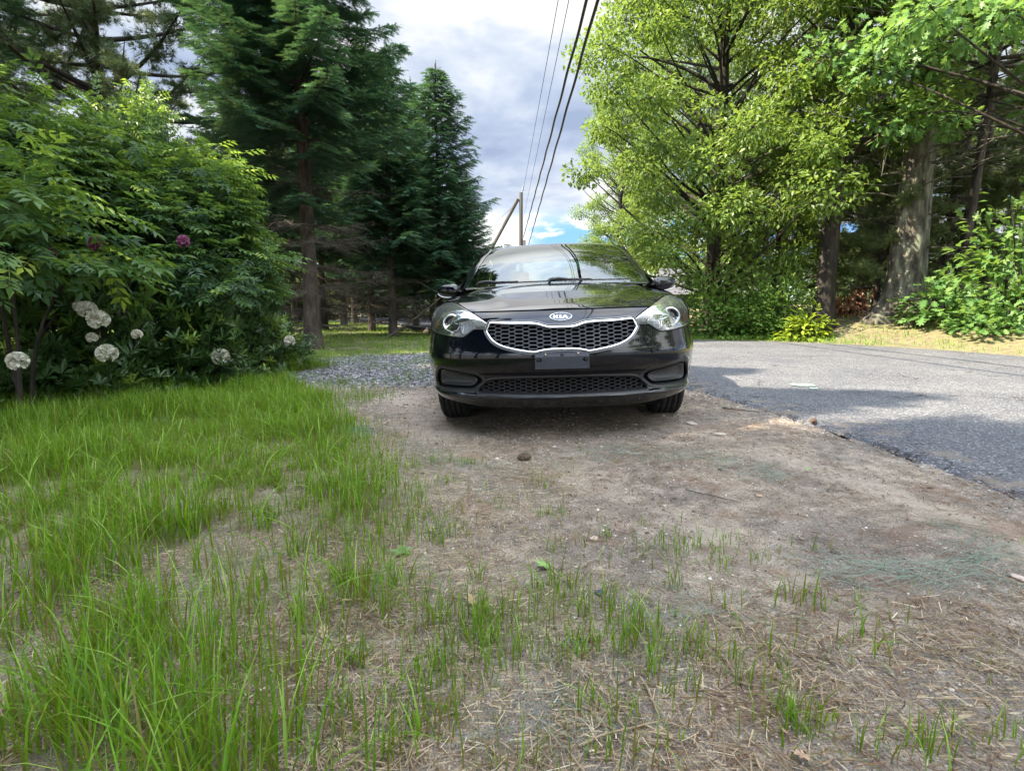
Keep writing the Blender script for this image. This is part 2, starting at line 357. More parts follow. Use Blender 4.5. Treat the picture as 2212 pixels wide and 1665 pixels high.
wp = t('VectorMath', {0: pos, 1: t('VectorMath', {0: t('TexNoise', {'Vector': pos, 'Scale': 3.5, 'Detail': 5}).outputs['Color'], 'Scale': .55}, operation='SCALE').outputs[0]}, operation='ADD')
cr = t('TexVoronoi', {'Vector': wp, 'Scale': 1.25}, feature='DISTANCE_TO_EDGE'); cr2 = t('TexVoronoi', {'Vector': wp, 'Scale': 4.2}, feature='DISTANCE_TO_EDGE')
nearx = t('Attribute', attribute_name='edge')
crack = t.math('LESS_THAN', cr.outputs['Distance'], t.math('MULTIPLY', t.smooth(N(.9, 4), .46, .6), .011))
crack2 = t.math('LESS_THAN', cr2.outputs['Distance'], t.math('MULTIPLY', nearx.outputs['Fac'], .026))
crk = t.math('MAXIMUM', crack, crack2)
base = t.mix(t.math('MULTIPLY', crk, .85), base, (.025, .022, .02))
sand = t.math('MULTIPLY', nearx.outputs['Fac'], t.smooth(N(5, 6), .5, .62))
base = t.mix(t.math('MULTIPLY', sand, .6), base, (.21, .165, .125))
hh = t.math('SUBTRACT', t.math('MULTIPLY', v.outputs['Distance'], -.6), crk)
out(t, t('BsdfPrincipled', {'Base Color': base, 'Roughness': .86, 'Specular IOR Level': .3, 'Normal': t('Bump', {'Height': hh, 'Strength': .7, 'Distance': .008})}))
a_, b_ = RX.shape; ii = np.arange(a_-1)[:, None]*b_; jj = np.arange(b_-1)[None]
edge = np.clip(1-(RX-Nx[:, None])/.55, 0, 1)
road = build('road', np.stack([RX, RY, RZ], -1).reshape(-1, 3), np.stack([ii+jj, ii+jj+1, ii+b_+jj+1, ii+b_+jj], -1).reshape(-1, 4), m, attrs={'edge': ('POINT', edge.ravel())})
tag(road, kind='structure')
# patch of worn pale green paint on the asphalt
m, t = MAT('worn_paint'); pos = t('NewGeometry').outputs['Position']
mk = t.smooth(N(38, 7, .7), .40, .5)
p = t('BsdfPrincipled', {'Base Color': (.38, .62, .47, 1), 'Roughness': .8}); q = t('BsdfPrincipled', {'Base Color': (.13, .14, .135, 1), 'Roughness': .9})
out(t, t('MixShader', {0: mk, 1: q, 2: p}))
for (cx, cy, wx, wy, lab) in ((1733, 835, .20, .14, 'pale green paint patch sprayed on the asphalt'), (1758, 843, .07, .05, 'small green paint dab beside the larger patch')):
    c0 = gp(cx, cy); mb = MB(); q = []
    th = np.arange(14)*2*pi/14; rr = (np.abs(np.cos(th))**5+np.abs(np.sin(th))**5)**-.2*(1+.1*np.random.RandomState(3).rand(14))
    P = np.stack([c0[0]+wx*.5*rr*np.cos(th), c0[1]+wy*.5*rr*np.sin(th), np.full(14, .0695)], 1)
    mb.add(np.vstack([P, [(c0[0], c0[1], .0695)]]), np.stack([np.arange(14), (np.arange(14)+1) % 14, np.full(14, 14)], 1))
    tag(mb.done('paint_mark', m), lab, 'paint mark')
# ------------------------------------------------------------------ the black sedan (built in its own space: x across, y back from the nose, z up)
CARROT = (0, radians(-1.9), radians(-3.2))
car = empty('parked_car', 'black four door sedan parked facing the camera on the verge', 'car')
car.location = (.314, 3.245, .0); car.rotation_euler = CARROT
paint, t = MAT('black_paint')
oc = t('TexCoord').outputs['Object']
fn = t('TexNoise', {'Vector': oc, 'Scale': 260, 'Detail': 2}); dn = t('TexNoise', {'Vector': oc, 'Scale': 5, 'Detail': 6, 'Roughness': .7})
zz_ = t('SeparateXYZ', {0: oc}).outputs[2]
dust = t.math('MULTIPLY', t.math('ADD', t.math('MULTIPLY', t.smooth(zz_, .50, .20), .07), .004), t.smooth(dn.outputs[0], .35, .65))
pnt = t('BsdfPrincipled', {'Coat IOR': 1.42, 'Base Color': (.0018, .0026, .0055, 1), 'Roughness': t.ramp(dn.outputs[0], [(.4, (.10,)*3), (.7, (.24,)*3)]), 'Specular IOR Level': .15, 'Coat Weight': 1, 'Coat Roughness': .012,
    'Normal': t('Bump', {'Height': t('TexNoise', {'Vector': oc, 'Scale': 3.0, 'Detail': 2}).outputs[0], 'Strength': .05, 'Distance': .02})})
out(t, t('MixShader', {0: dust, 1: pnt, 2: t('BsdfDiffuse', {'Color': (.24, .20, .16, 1)})}))
chrome = plain('chrome', (.82, .84, .87), .07, 1.0)
satin = plain('satin_grey_plastic', (.040, .042, .048), .42)
trimb = noisy('black_trim', [(.4, (.012, .012, .013)), (.7, (.024, .024, .026))], 40, .45, .1)
dark = plain('dark_void', (.006, .006, .007), .9, spec=.1)
mesh_m = plain('grille_plastic', (.085, .087, .10), .35)
mesh_l = plain('lower_grille_plastic', (.022, .022, .026), .4)
bracket_m = noisy('bracket_plastic', [(.4, (.020, .024, .034)), (.7, (.030, .035, .047))], 60, .55, .15)
rubber = noisy('rubber', [(.4, (.010, .010, .010)), (.7, (.024, .022, .020))], 18, .85, .3)
glass, t = MAT('car_glass')
fr = t('Fresnel', {'IOR': 1.62}); fa = t.math('ADD', t.math('MULTIPLY', fr, 1.15), .03, clamp=True)
out(t, t('MixShader', {0: fa, 1: t('BsdfTransparent', {'Color': (.42, .50, .47, 1)}), 2: t('BsdfGlossy', {'Color': (.95, 1, 1, 1), 'Roughness': .012})}))
lensm, t = MAT('headlight_lens')
oc = t('TexCoord').outputs['Object']; hz = t('SeparateXYZ', {0: oc}).outputs[2]
haz = t.math('ADD', t.math('MULTIPLY', t.smooth(hz, .70, .84), .34), .10)
lr = t('MixShader', {0: haz, 1: t('BsdfTransparent', {'Color': (.93, .95, .95, 1)}), 2: t('BsdfDiffuse', {'Color': (.62, .63, .58, 1)})})
out(t, t('MixShader', {0: t.math('MULTIPLY', t('Fresnel', {'IOR': 1.42}), .8), 1: lr, 2: t('BsdfGlossy', {'Color': (.55, .56, .56, 1), 'Roughness': .04})}))

VN = np.array([(.18, .13), (.215, .085), (.24, .055), (.262, .026), (.276, .012), (.284, .022), (.298, .056), (.35, .062), (.40, .058), (.425, .035), (.46, .008), (.51, 0), (.545, .002), (.58, .014), (.62, .030), (.66, .043), (.70, .056), (.74, .075), (.77, .095), (.80, .128), (.84, .19), (.88, .27), (.94, .40), (1.0, .55)])
WW = np.array([(.18, .845), (.22, .872), (.27, .897), (.35, .912), (.5, .918), (.6, .912), (.7, .898), (.8, .872), (.86, .848), (.92, .81), (.97, .785), (1.05, .765)])
def smoothi(w, T):
    w = np.asarray(w, float); o = 0
    for d in (-.012, -.006, 0, .006, .012): o = o+np.interp(w+d, T[:, 0], T[:, 1])
    return o/5
def Wd(w): return smoothi(w, WW)
def Vf(u, w):                                     # depth of the front face at height w, lateral u
    r = np.clip(np.abs(u)/Wd(w), 0, 1)
    return smoothi(w, VN)+.27*r**2.2+.30*r**10
def proj(pts, sgn=1):                             # measured outline -> (u, w) on the front surface
    o = []
    for dx, y in pts:
        v = .1
        for _ in range(25):
            D = 3.245+v; u = dx/4270*D; w = .82-(y-551)/4270*D
            v = .5*v+.5*float(Vf(min(abs(u), .885), w))
        o.append((sgn*u, w))
    return np.array(o)
def catmull(P, n=8, closed=True, sharp=()):
    P = np.asarray(P, float); N_ = len(P); o = []
    for i in range(N_ if closed else N_-1):
        p0, p1, p2, p3 = P[(i-1) % N_], P[i], P[(i+1) % N_], P[(i+2) % N_]
        if not closed: p0 = P[max(i-1, 0)]; p3 = P[min(i+2, N_-1)]
        a = (p2-p0)*.5; b = (p3-p1)*.5
        lim = np.linalg.norm(p2-p1)
        for q in (a, b):
            L = np.linalg.norm(q)
            if L > lim: q *= lim/L
        if i in sharp: a = (p2-p1)*.6
        if (i+1) % N_ in sharp: b = (p2-p1)*.6
        for k in range(n):
            s = k/n; o.append((2*s**3-3*s*s+1)*p1+(s**3-2*s*s+s)*a+(-2*s**3+3*s*s)*p2+(s**3-s*s)*b)
    if not closed: o.append(P[-1])
    return np.array(o)
def mir(P): P = np.array(P)[::-1].copy(); P[:, 0] *= -1; return P

gr_half = [(0, 703), (95, 703), (130, 694), (170, 680), (215, 672), (300, 668), (430, 665), (530, 656), (556, 662), (572, 690), (586, 722), (575, 752), (545, 800), (500, 836), (430, 866), (330, 890), (215, 908), (165, 898), (100, 889), (0, 887)]
G1 = proj(gr_half); GRILLE = catmull(np.vstack([G1, mir(G1)[1:-1]]), 5)
hl = [(568, 668), (600, 642), (672, 590), (760, 530), (812, 500), (868, 503), (920, 524), (960, 566), (984, 620), (992, 694), (960, 728), (900, 748), (840, 762), (768, 768), (742, 757), (700, 728), (672, 712), (585, 714)]
H1 = proj(hl); HL = {1: catmull(H1, 5, sharp=(0, 17)), -1: None}; HL[-1] = mir(HL[1])
fg = [(625, 1118), (665, 1075), (760, 1052), (935, 1003), (962, 1008), (975, 1050), (978, 1110), (960, 1160), (900, 1172), (800, 1182), (700, 1182), (655, 1150)]
Fg1 = proj(fg); FG = {1: catmull(Fg1, 5)}; FG[-1] = mir(FG[1])
lg = [(0, 1103), (300, 1103), (560, 1108), (625, 1140), (668, 1196), (660, 1216), (560, 1226), (300, 1238), (0, 1242)]
L1 = proj(lg); LG = catmull(np.vstack([L1, mir(L1)[1:-1]]), 5)

# the loop round the car: front wrap, side, rear wrap
NF = 150; rr = np.sin(np.linspace(0, pi/2, NF+1)); LEN = 4.53
def wtop_f(r, v):                                 # top of the side skin along the bonnet line
    u = r*.86
    return np.where(u < .53, .798, .798+.067*sstep(.53, .72, u)+.02*sstep(.72, .86, u))
def wtop_v(v): return np.interp(v, [0, .62, .9, 1.15, 1.45, 2.2, 3.2, 3.9, 4.2, 4.6], [.885, .885, .925, .955, .975, .992, 1.01, 1.03, 1.035, 1.03])
def vrear(r, w): return LEN-np.interp(w, [.2, .35, .6, .8, 1.0, 1.1], [.12, .02, 0, .04, .10, .16])-.20*r**2.4-.26*r**10
tfine = np.linspace(0, 1, 92)
def column(kind, k):
    """k: r for front/rear, v for side -> (u,v,w) arrays up the column"""
    if kind == 'f':
        wt = float(wtop_f(k, 0)); wb = .195+.045*sstep(.5, .95, k); w_ = wb+(wt-wb)*tfine
        return np.stack([Wd(w_)*k, Vf(Wd(w_)*k, w_), w_], 1)
    if kind == 's':
        v0 = smoothi(.5, VN)
        wt = float(wtop_v(k)); w_ = .24+(wt-.24)*tfine
        s = (k-.66)/(LEN-.46-.66)
        vv = np.full_like(w_, k)
        pf = Vf(Wd(w_), w_)
        pr = vrear(np.ones_like(w_), w_)
        vv = pf+(pr-pf)*s
        crease = .010*np.exp(-((w_-.80)/.03)**2)-.018*np.exp(-((w_-.52)/.12)**2)*sstep(1.2, 1.5, vv)*sstep(3.3, 3.0, vv)
        flare = .012*np.exp(-((vv-.90)/.40)**4)+.012*np.exp(-((vv-3.58)/.40)**4)
        return np.stack([Wd(w_)+(crease+flare)*sstep(0, .06, s)*sstep(1, .94, s)-.05*sstep(.75, 1, s)*1.0, vv, w_], 1)
    wt = 1.03; wb = .25; w_ = wb+(wt-wb)*tfine
    return np.stack([(Wd(w_)-.05)*k, vrear(k*np.ones_like(w_), w_), w_], 1)
colz = [column('f', r) for r in rr]
for v in np.arange(.69, LEN-.48, .025): colz.append(column('s', v))
for r in np.sin(np.linspace(pi/2, 0, 40)): colz.append(column('r', r))
half = np.array(colz)                             # (n, t, 3)
other = half[::-1].copy(); other[:, :, 0] *= -1
full = np.concatenate([half, other[1:-1]])        # closed loop
nC, nT = full.shape[:2]; V = full.reshape(-1, 3).copy()
ii = np.arange(nC)[:, None]; jj = np.arange(nT-1)[None]; i2 = (ii+1) % nC
Fq = np.stack([ii*nT+jj, i2*nT+jj, i2*nT+jj+1, ii*nT+jj+1], -1).reshape(-1, 4)
cen = V[Fq].mean(1); drop = np.zeros(len(Fq), bool); front = cen[:, 1] < 1.3
def cut(test_face, verts_snap):
    global drop
    d = test_face & ~drop
    vd = np.zeros(len(V), bool); vd[Fq[d]] = True
    keep = ~(drop | d); vk = np.zeros(len(V), bool); vk[Fq[keep]] = True
    b = np.where(vd & vk)[0]; drop |= d; verts_snap(b)
def snap_poly(P):
    def f(b):
        A = P; B = np.roll(P, -1, 0); q = V[b][:, [0, 2]]
        d = B-A; tt_ = np.clip(((q[:, None]-A[None])*d[None]).sum(-1)/((d*d).sum(-1)+1e-12), 0, 1)
        c_ = A[None]+tt_[..., None]*d[None]; k = ((c_-q[:, None])**2).sum(-1).argmin(1); c_ = c_[np.arange(len(b)), k]
        V[b, 0] = c_[:, 0]; V[b, 2] = c_[:, 1]; V[b, 1] = Vf(c_[:, 0], c_[:, 1])
    return f
for P in (GRILLE, HL[1], HL[-1], FG[1], FG[-1], LG):
    cut(front & inpoly(cen[:, 0], cen[:, 2], P), snap_poly(P))
WHEELS = [(.90, .318), (3.58, .318)]; RA = .352
for (wv, wz) in WHEELS:
    def sn(b, wv=wv, wz=wz):
        d = V[b][:, 1:]-np.array((wv, wz)); L = np.hypot(*d.T)[:, None]+1e-9; q = np.array((wv, wz))+d/L*RA
        ok = V[b][:, 2] > .25
        V[b[ok], 1:] = q[ok]
    cut((np.hypot(cen[:, 1]-wv, cen[:, 2]-wz) < RA) & (np.abs(cen[:, 0]) > .62), sn)
body = build('body', V, Fq[~drop], paint, car)

# bonnet and cowl
top_loop = half[:, -1]
rows = []
# rows at constant v from the nose to the cowl
vs = np.r_[.1345, .14, .15, .165, np.linspace(.18, 1.17, 70)]
eu = top_loop[:, 0]; ev = top_loop[:, 1]; ew = top_loop[:, 2]
fi = ev < 1.3
uu_e = np.interp(vs, ev[fi], eu[fi]); ww_e = np.interp(vs, ev[fi], ew[fi])
hood_c = np.interp(vs, [.12, .2, .35, .6, .9, 1.17], [.800, .828, .866, .920, .968, 1.000])
sg = np.linspace(-1, 1, 81)
for v, ue, we, hc in zip(vs, uu_e, ww_e, hood_c):
    ue = max(ue-.004, .004); u = sg*ue; cr_ = hc-we
    w_ = we+.002+cr_*(1-np.abs(sg)**2.3)
    ridge = .010*sstep(.2, .5, v)*(np.exp(-((np.abs(u)-(.36+.26*sstep(.2, 1.1, v)))/.05)**2))
    bow = .10*(sg**2)*sstep(.7, 1.17, v)
    rows.append(np.stack([u, np.full_like(u, v)+bow, w_+ridge], 1))
mb = MB(); mb.grid(rows); mb.done('bonnet', paint, car)
# liner just under the shut line, keeps the gap dark
mb = MB(); lin = [[(s*max(ue-.0, .01), v+.012, we-.012) for s in (-1, -.5, 0, .5, 1)] for v, ue, we in zip(vs, uu_e, ww_e)]; mb.grid(np.array(lin)); mb.done('engine_bay', dark, car)
mb = MB(); P = [(s*float(eu_*1.0), float(v_)-.0015, float(w_)+.0015) for s, eu_, v_, w_ in [(-1, *p) for p in top_loop[:NF][::-1] if p[0] < .56]+[(1, *p) for p in top_loop[:NF] if p[0] < .56]]
mb.tube(P, .0032, 5); mb.done('bonnet_seam', dark, car)

# windscreen, roof, rear glass, pillars
def ws(s, t_):                                    # s across -1..1, t 0 bottom 1 top
    bu, bv, bw = s*.785, 1.16+.20*s*s, .985-.0*s*s; tu, tv, tw = s*.625, 1.98+.09*s*s, 1.385-.038*abs(s)**2.4
    b = .045*sin(pi*min(max(t_, 0), 1))*(1-.3*s*s)
    return np.array((bu+(tu-bu)*t_, bv+(tv-bv)*t_-b*.3, bw+(tw-bw)*t_+b))
S_ = np.linspace(-.925, .925, 41); T_ = np.linspace(0, .975, 25)
mb = MB(); mb.grid([[ws(s, t_) for s in S_] for t_ in T_]); mb.done('windscreen', glass, car)
for sd in (-1, 1):
    mb = MB(); g = []
    for t_ in np.linspace(-.02, 1.02, 26):
        a = ws(sd*.915, t_)+np.array((0, -.003, .003)); b = ws(sd*1.0, t_)+np.array((0, .01, .004)); c_ = b+np.array((sd*.028, .05, -.012)); d_ = b+np.array((sd*.034, .12, -.03))
        g.append([a, (a+b)/2+np.array((0, -.004, .006)), b, c_, d_])
    mb.grid(g); mb.done('windscreen_pillar', paint, car)
RV = np.array([1.96, 2.0, 2.1, 2.25, 2.5, 2.8, 3.05, 3.2, 3.28]); RWc = np.array([1.377, 1.388, 1.404, 1.422, 1.440, 1.434, 1.412, 1.385, 1.363]); RU = np.array([.625, .63, .637, .64, .64, .625, .60, .575, .56])
g = []
for v, wc, ru in zip(RV, RWc, RU):
    row = []
    for s in np.linspace(-1, 1, 33):
        row.append((s*(ru+.05*abs(s)**6), v+.09*s*s*(1 if v < 2.3 else 0)*sstep(2.4, 2.0, v), wc-.036*abs(s)**2.4-.045*abs(s)**14))
    g.append(row)
mb = MB(); mb.grid(g); mb.done('roof', paint, car)
def rg(s, t_):
    bu, bv, bw = s*.60, 4.02-.10*s*s, 1.055; tu, tv, tw = s*.545, 3.27-.02*s*s, 1.362-.035*s*s
    return np.array((bu+(tu-bu)*t_, bv+(tv-bv)*t_, bw+(tw-bw)*t_+.03*sin(pi*t_)))
mb = MB(); mb.grid([[rg(s, t_) for s in np.linspace(-.74, .74, 21)] for t_ in np.linspace(.06, .88, 15)]); mb.done('rear_window', glass, car)
mb = MB(); mb.grid([[rg(s, t_) for s in (-1, -.87, -.74)] for t_ in np.linspace(0, 1, 15)]); mb.grid([[rg(s, t_) for s in (.74, .87, 1)] for t_ in np.linspace(0, 1, 15)]); mb.grid([[rg(s, t_) for s in np.linspace(-.74, .74, 9)] for t_ in (.88, 1.0)]); mb.grid([[rg(s, t_) for s in np.linspace(-.74, .74, 9)] for t_ in (0, .06)]); mb.done('rear_window_border', trimb, car)
for sd in (-1, 1):                                # rear quarter
    mb = MB()
    g = [[rg(sd, t_), rg(sd, t_)*np.array((1, 1, 1))+np.array((sd*(.05+.07*(1-t_)), -.12-.1*(1-t_), -.01-.0*t_)), np.array((sd*(.675+.08*(1-t_)), 3.15+.62*(1-t_)-.0, 1.30-.27*(1-t_)))] for t_ in np.linspace(0, 1, 12)]
    mb.grid(g); mb.done('rear_pillar', paint, car)
# boot lid
g = []
for v in np.r_[np.linspace(3.85, 4.35, 12), 4.40, 4.43]:
    ue = np.interp(v, half[:, -1, 1][NF:NF+200], half[:, -1, 0][NF:NF+200]); ue = min(ue, .76)
    g.append([(s*ue, v, 1.028+.025*(1-s*s)*sstep(4.46, 4.2, v)) for s in np.linspace(-1, 1, 21)])
mb = MB(); mb.grid(g); mb.done('boot_lid', paint, car)
# side glass with its frames: one pane per door
def sidept(v, t_, sd):
    b = np.array((.772, v, float(wtop_v(v))-.004))
    tv = np.interp(v, [1.3, 2.1, 3.0, 3.75], [1.3, 2.12, 2.95, 3.25]); tw = np.interp(tv, [1.3, 2.12, 2.5, 3.0, 3.28], [.985, 1.345, 1.375, 1.36, 1.31]); tu = np.interp(tv, [1.3, 2.1, 2.5, 3.1, 3.3], [.79, .675, .675, .655, .63])
    tp = np.array((tu, tv, tw)); p = b+(tp-b)*t_; p[0] += .025*sin(pi*t_); p[0] *= sd; return p
for sd in (-1, 1):
    for (a, b, nm) in ((1.50, 2.42, 'front'), (2.50, 3.32, 'rear'), (3.36, 3.62, 'quarter')):
        mb = MB(); mb.grid([[sidept(v, t_, sd) for t_ in np.linspace(.03, .93, 8)] for v in np.linspace(a, b, 14)]); mb.done('side_window', glass, car)
    mb = MB()
    for (a, b) in ((1.28, 1.50), (2.42, 2.50), (3.32, 3.36), (3.62, 3.86)):
        mb.grid([[sidept(v, t_, sd)*np.array((1.003, 1, 1)) for t_ in np.linspace(0, 1, 8)] for v in np.linspace(a, b, 6)])
    mb.grid([[sidept(v, t_, sd)*np.array((1.004, 1, 1)) for t_ in (.92, 1.0, 1.04)] for v in np.linspace(1.4, 3.8, 30)])
    mb.done('window_frame', trimb, car)
    for (a, b) in ((1.42, 2.44), (2.46, 3.42)):       # door shut lines
        mb = MB()
        Pp = []
        for w_ in np.linspace(.30, float(wtop_v(a)), 14): Pp.append((a+.02, w_))
        Q = [(b, w_) for w_ in np.linspace(float(wtop_v(b)), .30, 14)]
        L = Pp+Q+[(a+.02, .30)]
        pts = []
        for v, w_ in L:
            k_ = np.argmin(np.abs(half[NF+1:-40, 20, 1]-v))+NF+1; u_ = np.interp(w_, half[k_, :, 2], half[k_, :, 0]); pts.append((sd*(u_+.0005), v, w_))
        mb.tube(pts, .0035, 4); sm = mb.done('door_seam', dark, car)
        mb = MB(); hv = b-.16; k_ = np.argmin(np.abs(half[NF+1:-40, 20, 1]-hv))+NF+1; u_ = np.interp(.86, half[k_, :, 2], half[k_, :, 0])
        mb.tube([(sd*(u_+.005), hv-.09, .855), (sd*(u_+.03), hv-.06, .862), (sd*(u_+.034), hv, .866), (sd*(u_+.03), hv+.06, .862), (sd*(u_+.005), hv+.09, .855)], .011, 8); mb.done('door_handle', paint, car)

# grille: chrome surround, outer seam, hexagonal mesh, dark box behind
def ring3(P, off=0., grow=0.):
    c_ = P.mean(0); d = np.roll(P, -1, 0)-np.roll(P, 1, 0); n_ = np.stack([d[:, 1], -d[:, 0]], 1); n_ /= np.linalg.norm(n_, axis=1)[:, None]+1e-9
    if ((n_*(P-c_)).sum(1)).mean() < 0: n_ = -n_
    Q = P+n_*grow; return np.stack([Q[:, 0], Vf(Q[:, 0], Q[:, 1])+off, Q[:, 1]], 1), n_
def sweep(P, prof, mat, name, closed=True):
    rows = [];
    for gw, of in prof: rows.append(ring3(P, of, gw)[0])
    G = np.array(rows).transpose(1, 0, 2); G = np.vstack([G, G[:1]]); mb = MB(); mb.grid(G); return mb.done(name, mat, car)
sweep(GRILLE, [(.004, .004), (.002, -.007), (-.004, -.012), (-.008, -.011), (-.012, -.004), (-.0135, .012), (-.0135, .05)], chrome, 'grille_surround')
sweep(GRILLE, [(.013, .001), (.011, -.0045), (.007, -.0045), (.005, .001)], plain('surround_edge', (.16, .165, .175), .3, .5), 'surround_lip')
def hexmesh(P, pu, pw, wide, narrow, depth, th, tz, name, mat, back, tilt=0.):
    mb = MB(); umax = P[:, 0].max(); w0, w1 = P[:, 1].min(), P[:, 1].max(); slope = .32*pw
    cols_ = np.arange(-int(umax/pu)-1, int(umax/pu)+2); segs = []
    for c_ in cols_:
        u0 = c_*pu; hw = (wide if c_ % 2 == 0 else narrow)/2; nx = (narrow if c_ % 2 == 0 else wide)/2
        for k in range(int((w1-w0)/pw)+3):
            w_ = w0+(k-1)*pw+(0 if c_ % 2 == 0 else pw/2)
            wj = w_+pw/2 if c_ % 2 == 0 else w_+pw/2
            segs.append(((u0-hw, w_), (u0+hw, w_)))
            segs.append(((u0+hw, w_), (u0+pu-nx, w_+pw/2))); segs.append(((u0+hw, w_), (u0+pu-nx, w_-pw/2)))
    A = np.array(segs); mid = A.mean(1); ok = inpoly(mid[:, 0], mid[:, 1], P); inn = P*1.0
    for (a, b) in A[ok]:
        L = np.hypot(*(b-a)); d = (b-a)/L; a = a-d*.001; b = b+d*.001; n_ = np.array((-d[1], d[0]))*th/2
        q = []
        for p in (a, b):
            for s in (-1, 1):
                e = p+n_*s; vv = float(Vf(p[0], p[1]))+depth
                q += [(e[0], vv, e[1]), (e[0]-n_[0]*s*.0, vv+tz, e[1]+.004)]
        mb.add(q, [(0, 1, 5, 4), (2, 6, 7, 3), (0, 4, 6, 2), (1, 3, 7, 5)])
    mb.done(name, mat, car, smooth=False)
    g = []
    for s in (1.05, .97, .94, .5, .02):
        Q = P.mean(0)+(P-P.mean(0))*s; g.append(np.stack([Q[:, 0], Vf(np.clip(Q[:, 0], -.86, .86), Q[:, 1])+(.012 if s > 1 else back if s < .96 else .03), Q[:, 1]], 1))
    G = np.array(g); G = np.concatenate([G, G[:, :1]], 1); mb = MB(); mb.grid(G); mb.done(name+'_backing', dark, car)
hexmesh(GRILLE*.995, .0425, .0232, .036, .022, .012, .0042, .024, 'grille_mesh', mesh_m, .09)
hexmesh(LG, .034, .0215, .022, .021, .022, .0034, .02, 'lower_grille', mesh_l, .08)
sweep(LG, [(.012, .002), (.006, -.004), (-.004, -.002), (-.010, .012), (-.012, .04)], trimb, 'lower_grille_frame')

# fog light recesses with their blanking panels
for sd in (-1, 1):
    P = FG[sd]; c_ = P.mean(0)
    sweep(P, [(.018, .002), (.012, -.005), (.002, -.004), (-.006, .008), (-.012, .05)], trimb, 'fog_bezel')
    g = []
    for s in (1.0, .9, .6, .3, .02):
        Q = c_+(P-c_)*s; g.append(np.stack([Q[:, 0], Vf(Q[:, 0], Q[:, 1])+.055, Q[:, 1]], 1))
    G = np.array(g); G = np.concatenate([G, G[:, :1]], 1); mb = MB(); mb.grid(G); mb.done('fog_recess', dark, car)
    # grey blank: a bowl-like panel, its lower lip catching light
    bl = proj([(668, 1112), (700, 1082), (780, 1062), (925, 1022), (945, 1030), (948, 1085), (940, 1128), (880, 1140), (780, 1150), (705, 1150)]); bl = catmull(bl, 5)
    if sd < 0: bl = mir(bl)
    cb = bl.mean(0); g = []
    for s, o_ in ((1.02, .006), (1.0, .002), (.93, .006), (.80, .026), (.6, .034), (.3, .036), (.02, .036)):
        Q = cb+(bl-cb)*s; low = sstep(.0, -.02, Q[:, 1]-cb[1])
        g.append(np.stack([Q[:, 0], Vf(Q[:, 0], Q[:, 1])+o_+.006, Q[:, 1]], 1))
    G = np.array(g); G = np.concatenate([G, G[:, :1]], 1); mb = MB(); mb.grid(G); mb.done('fog_blank', satin, car)
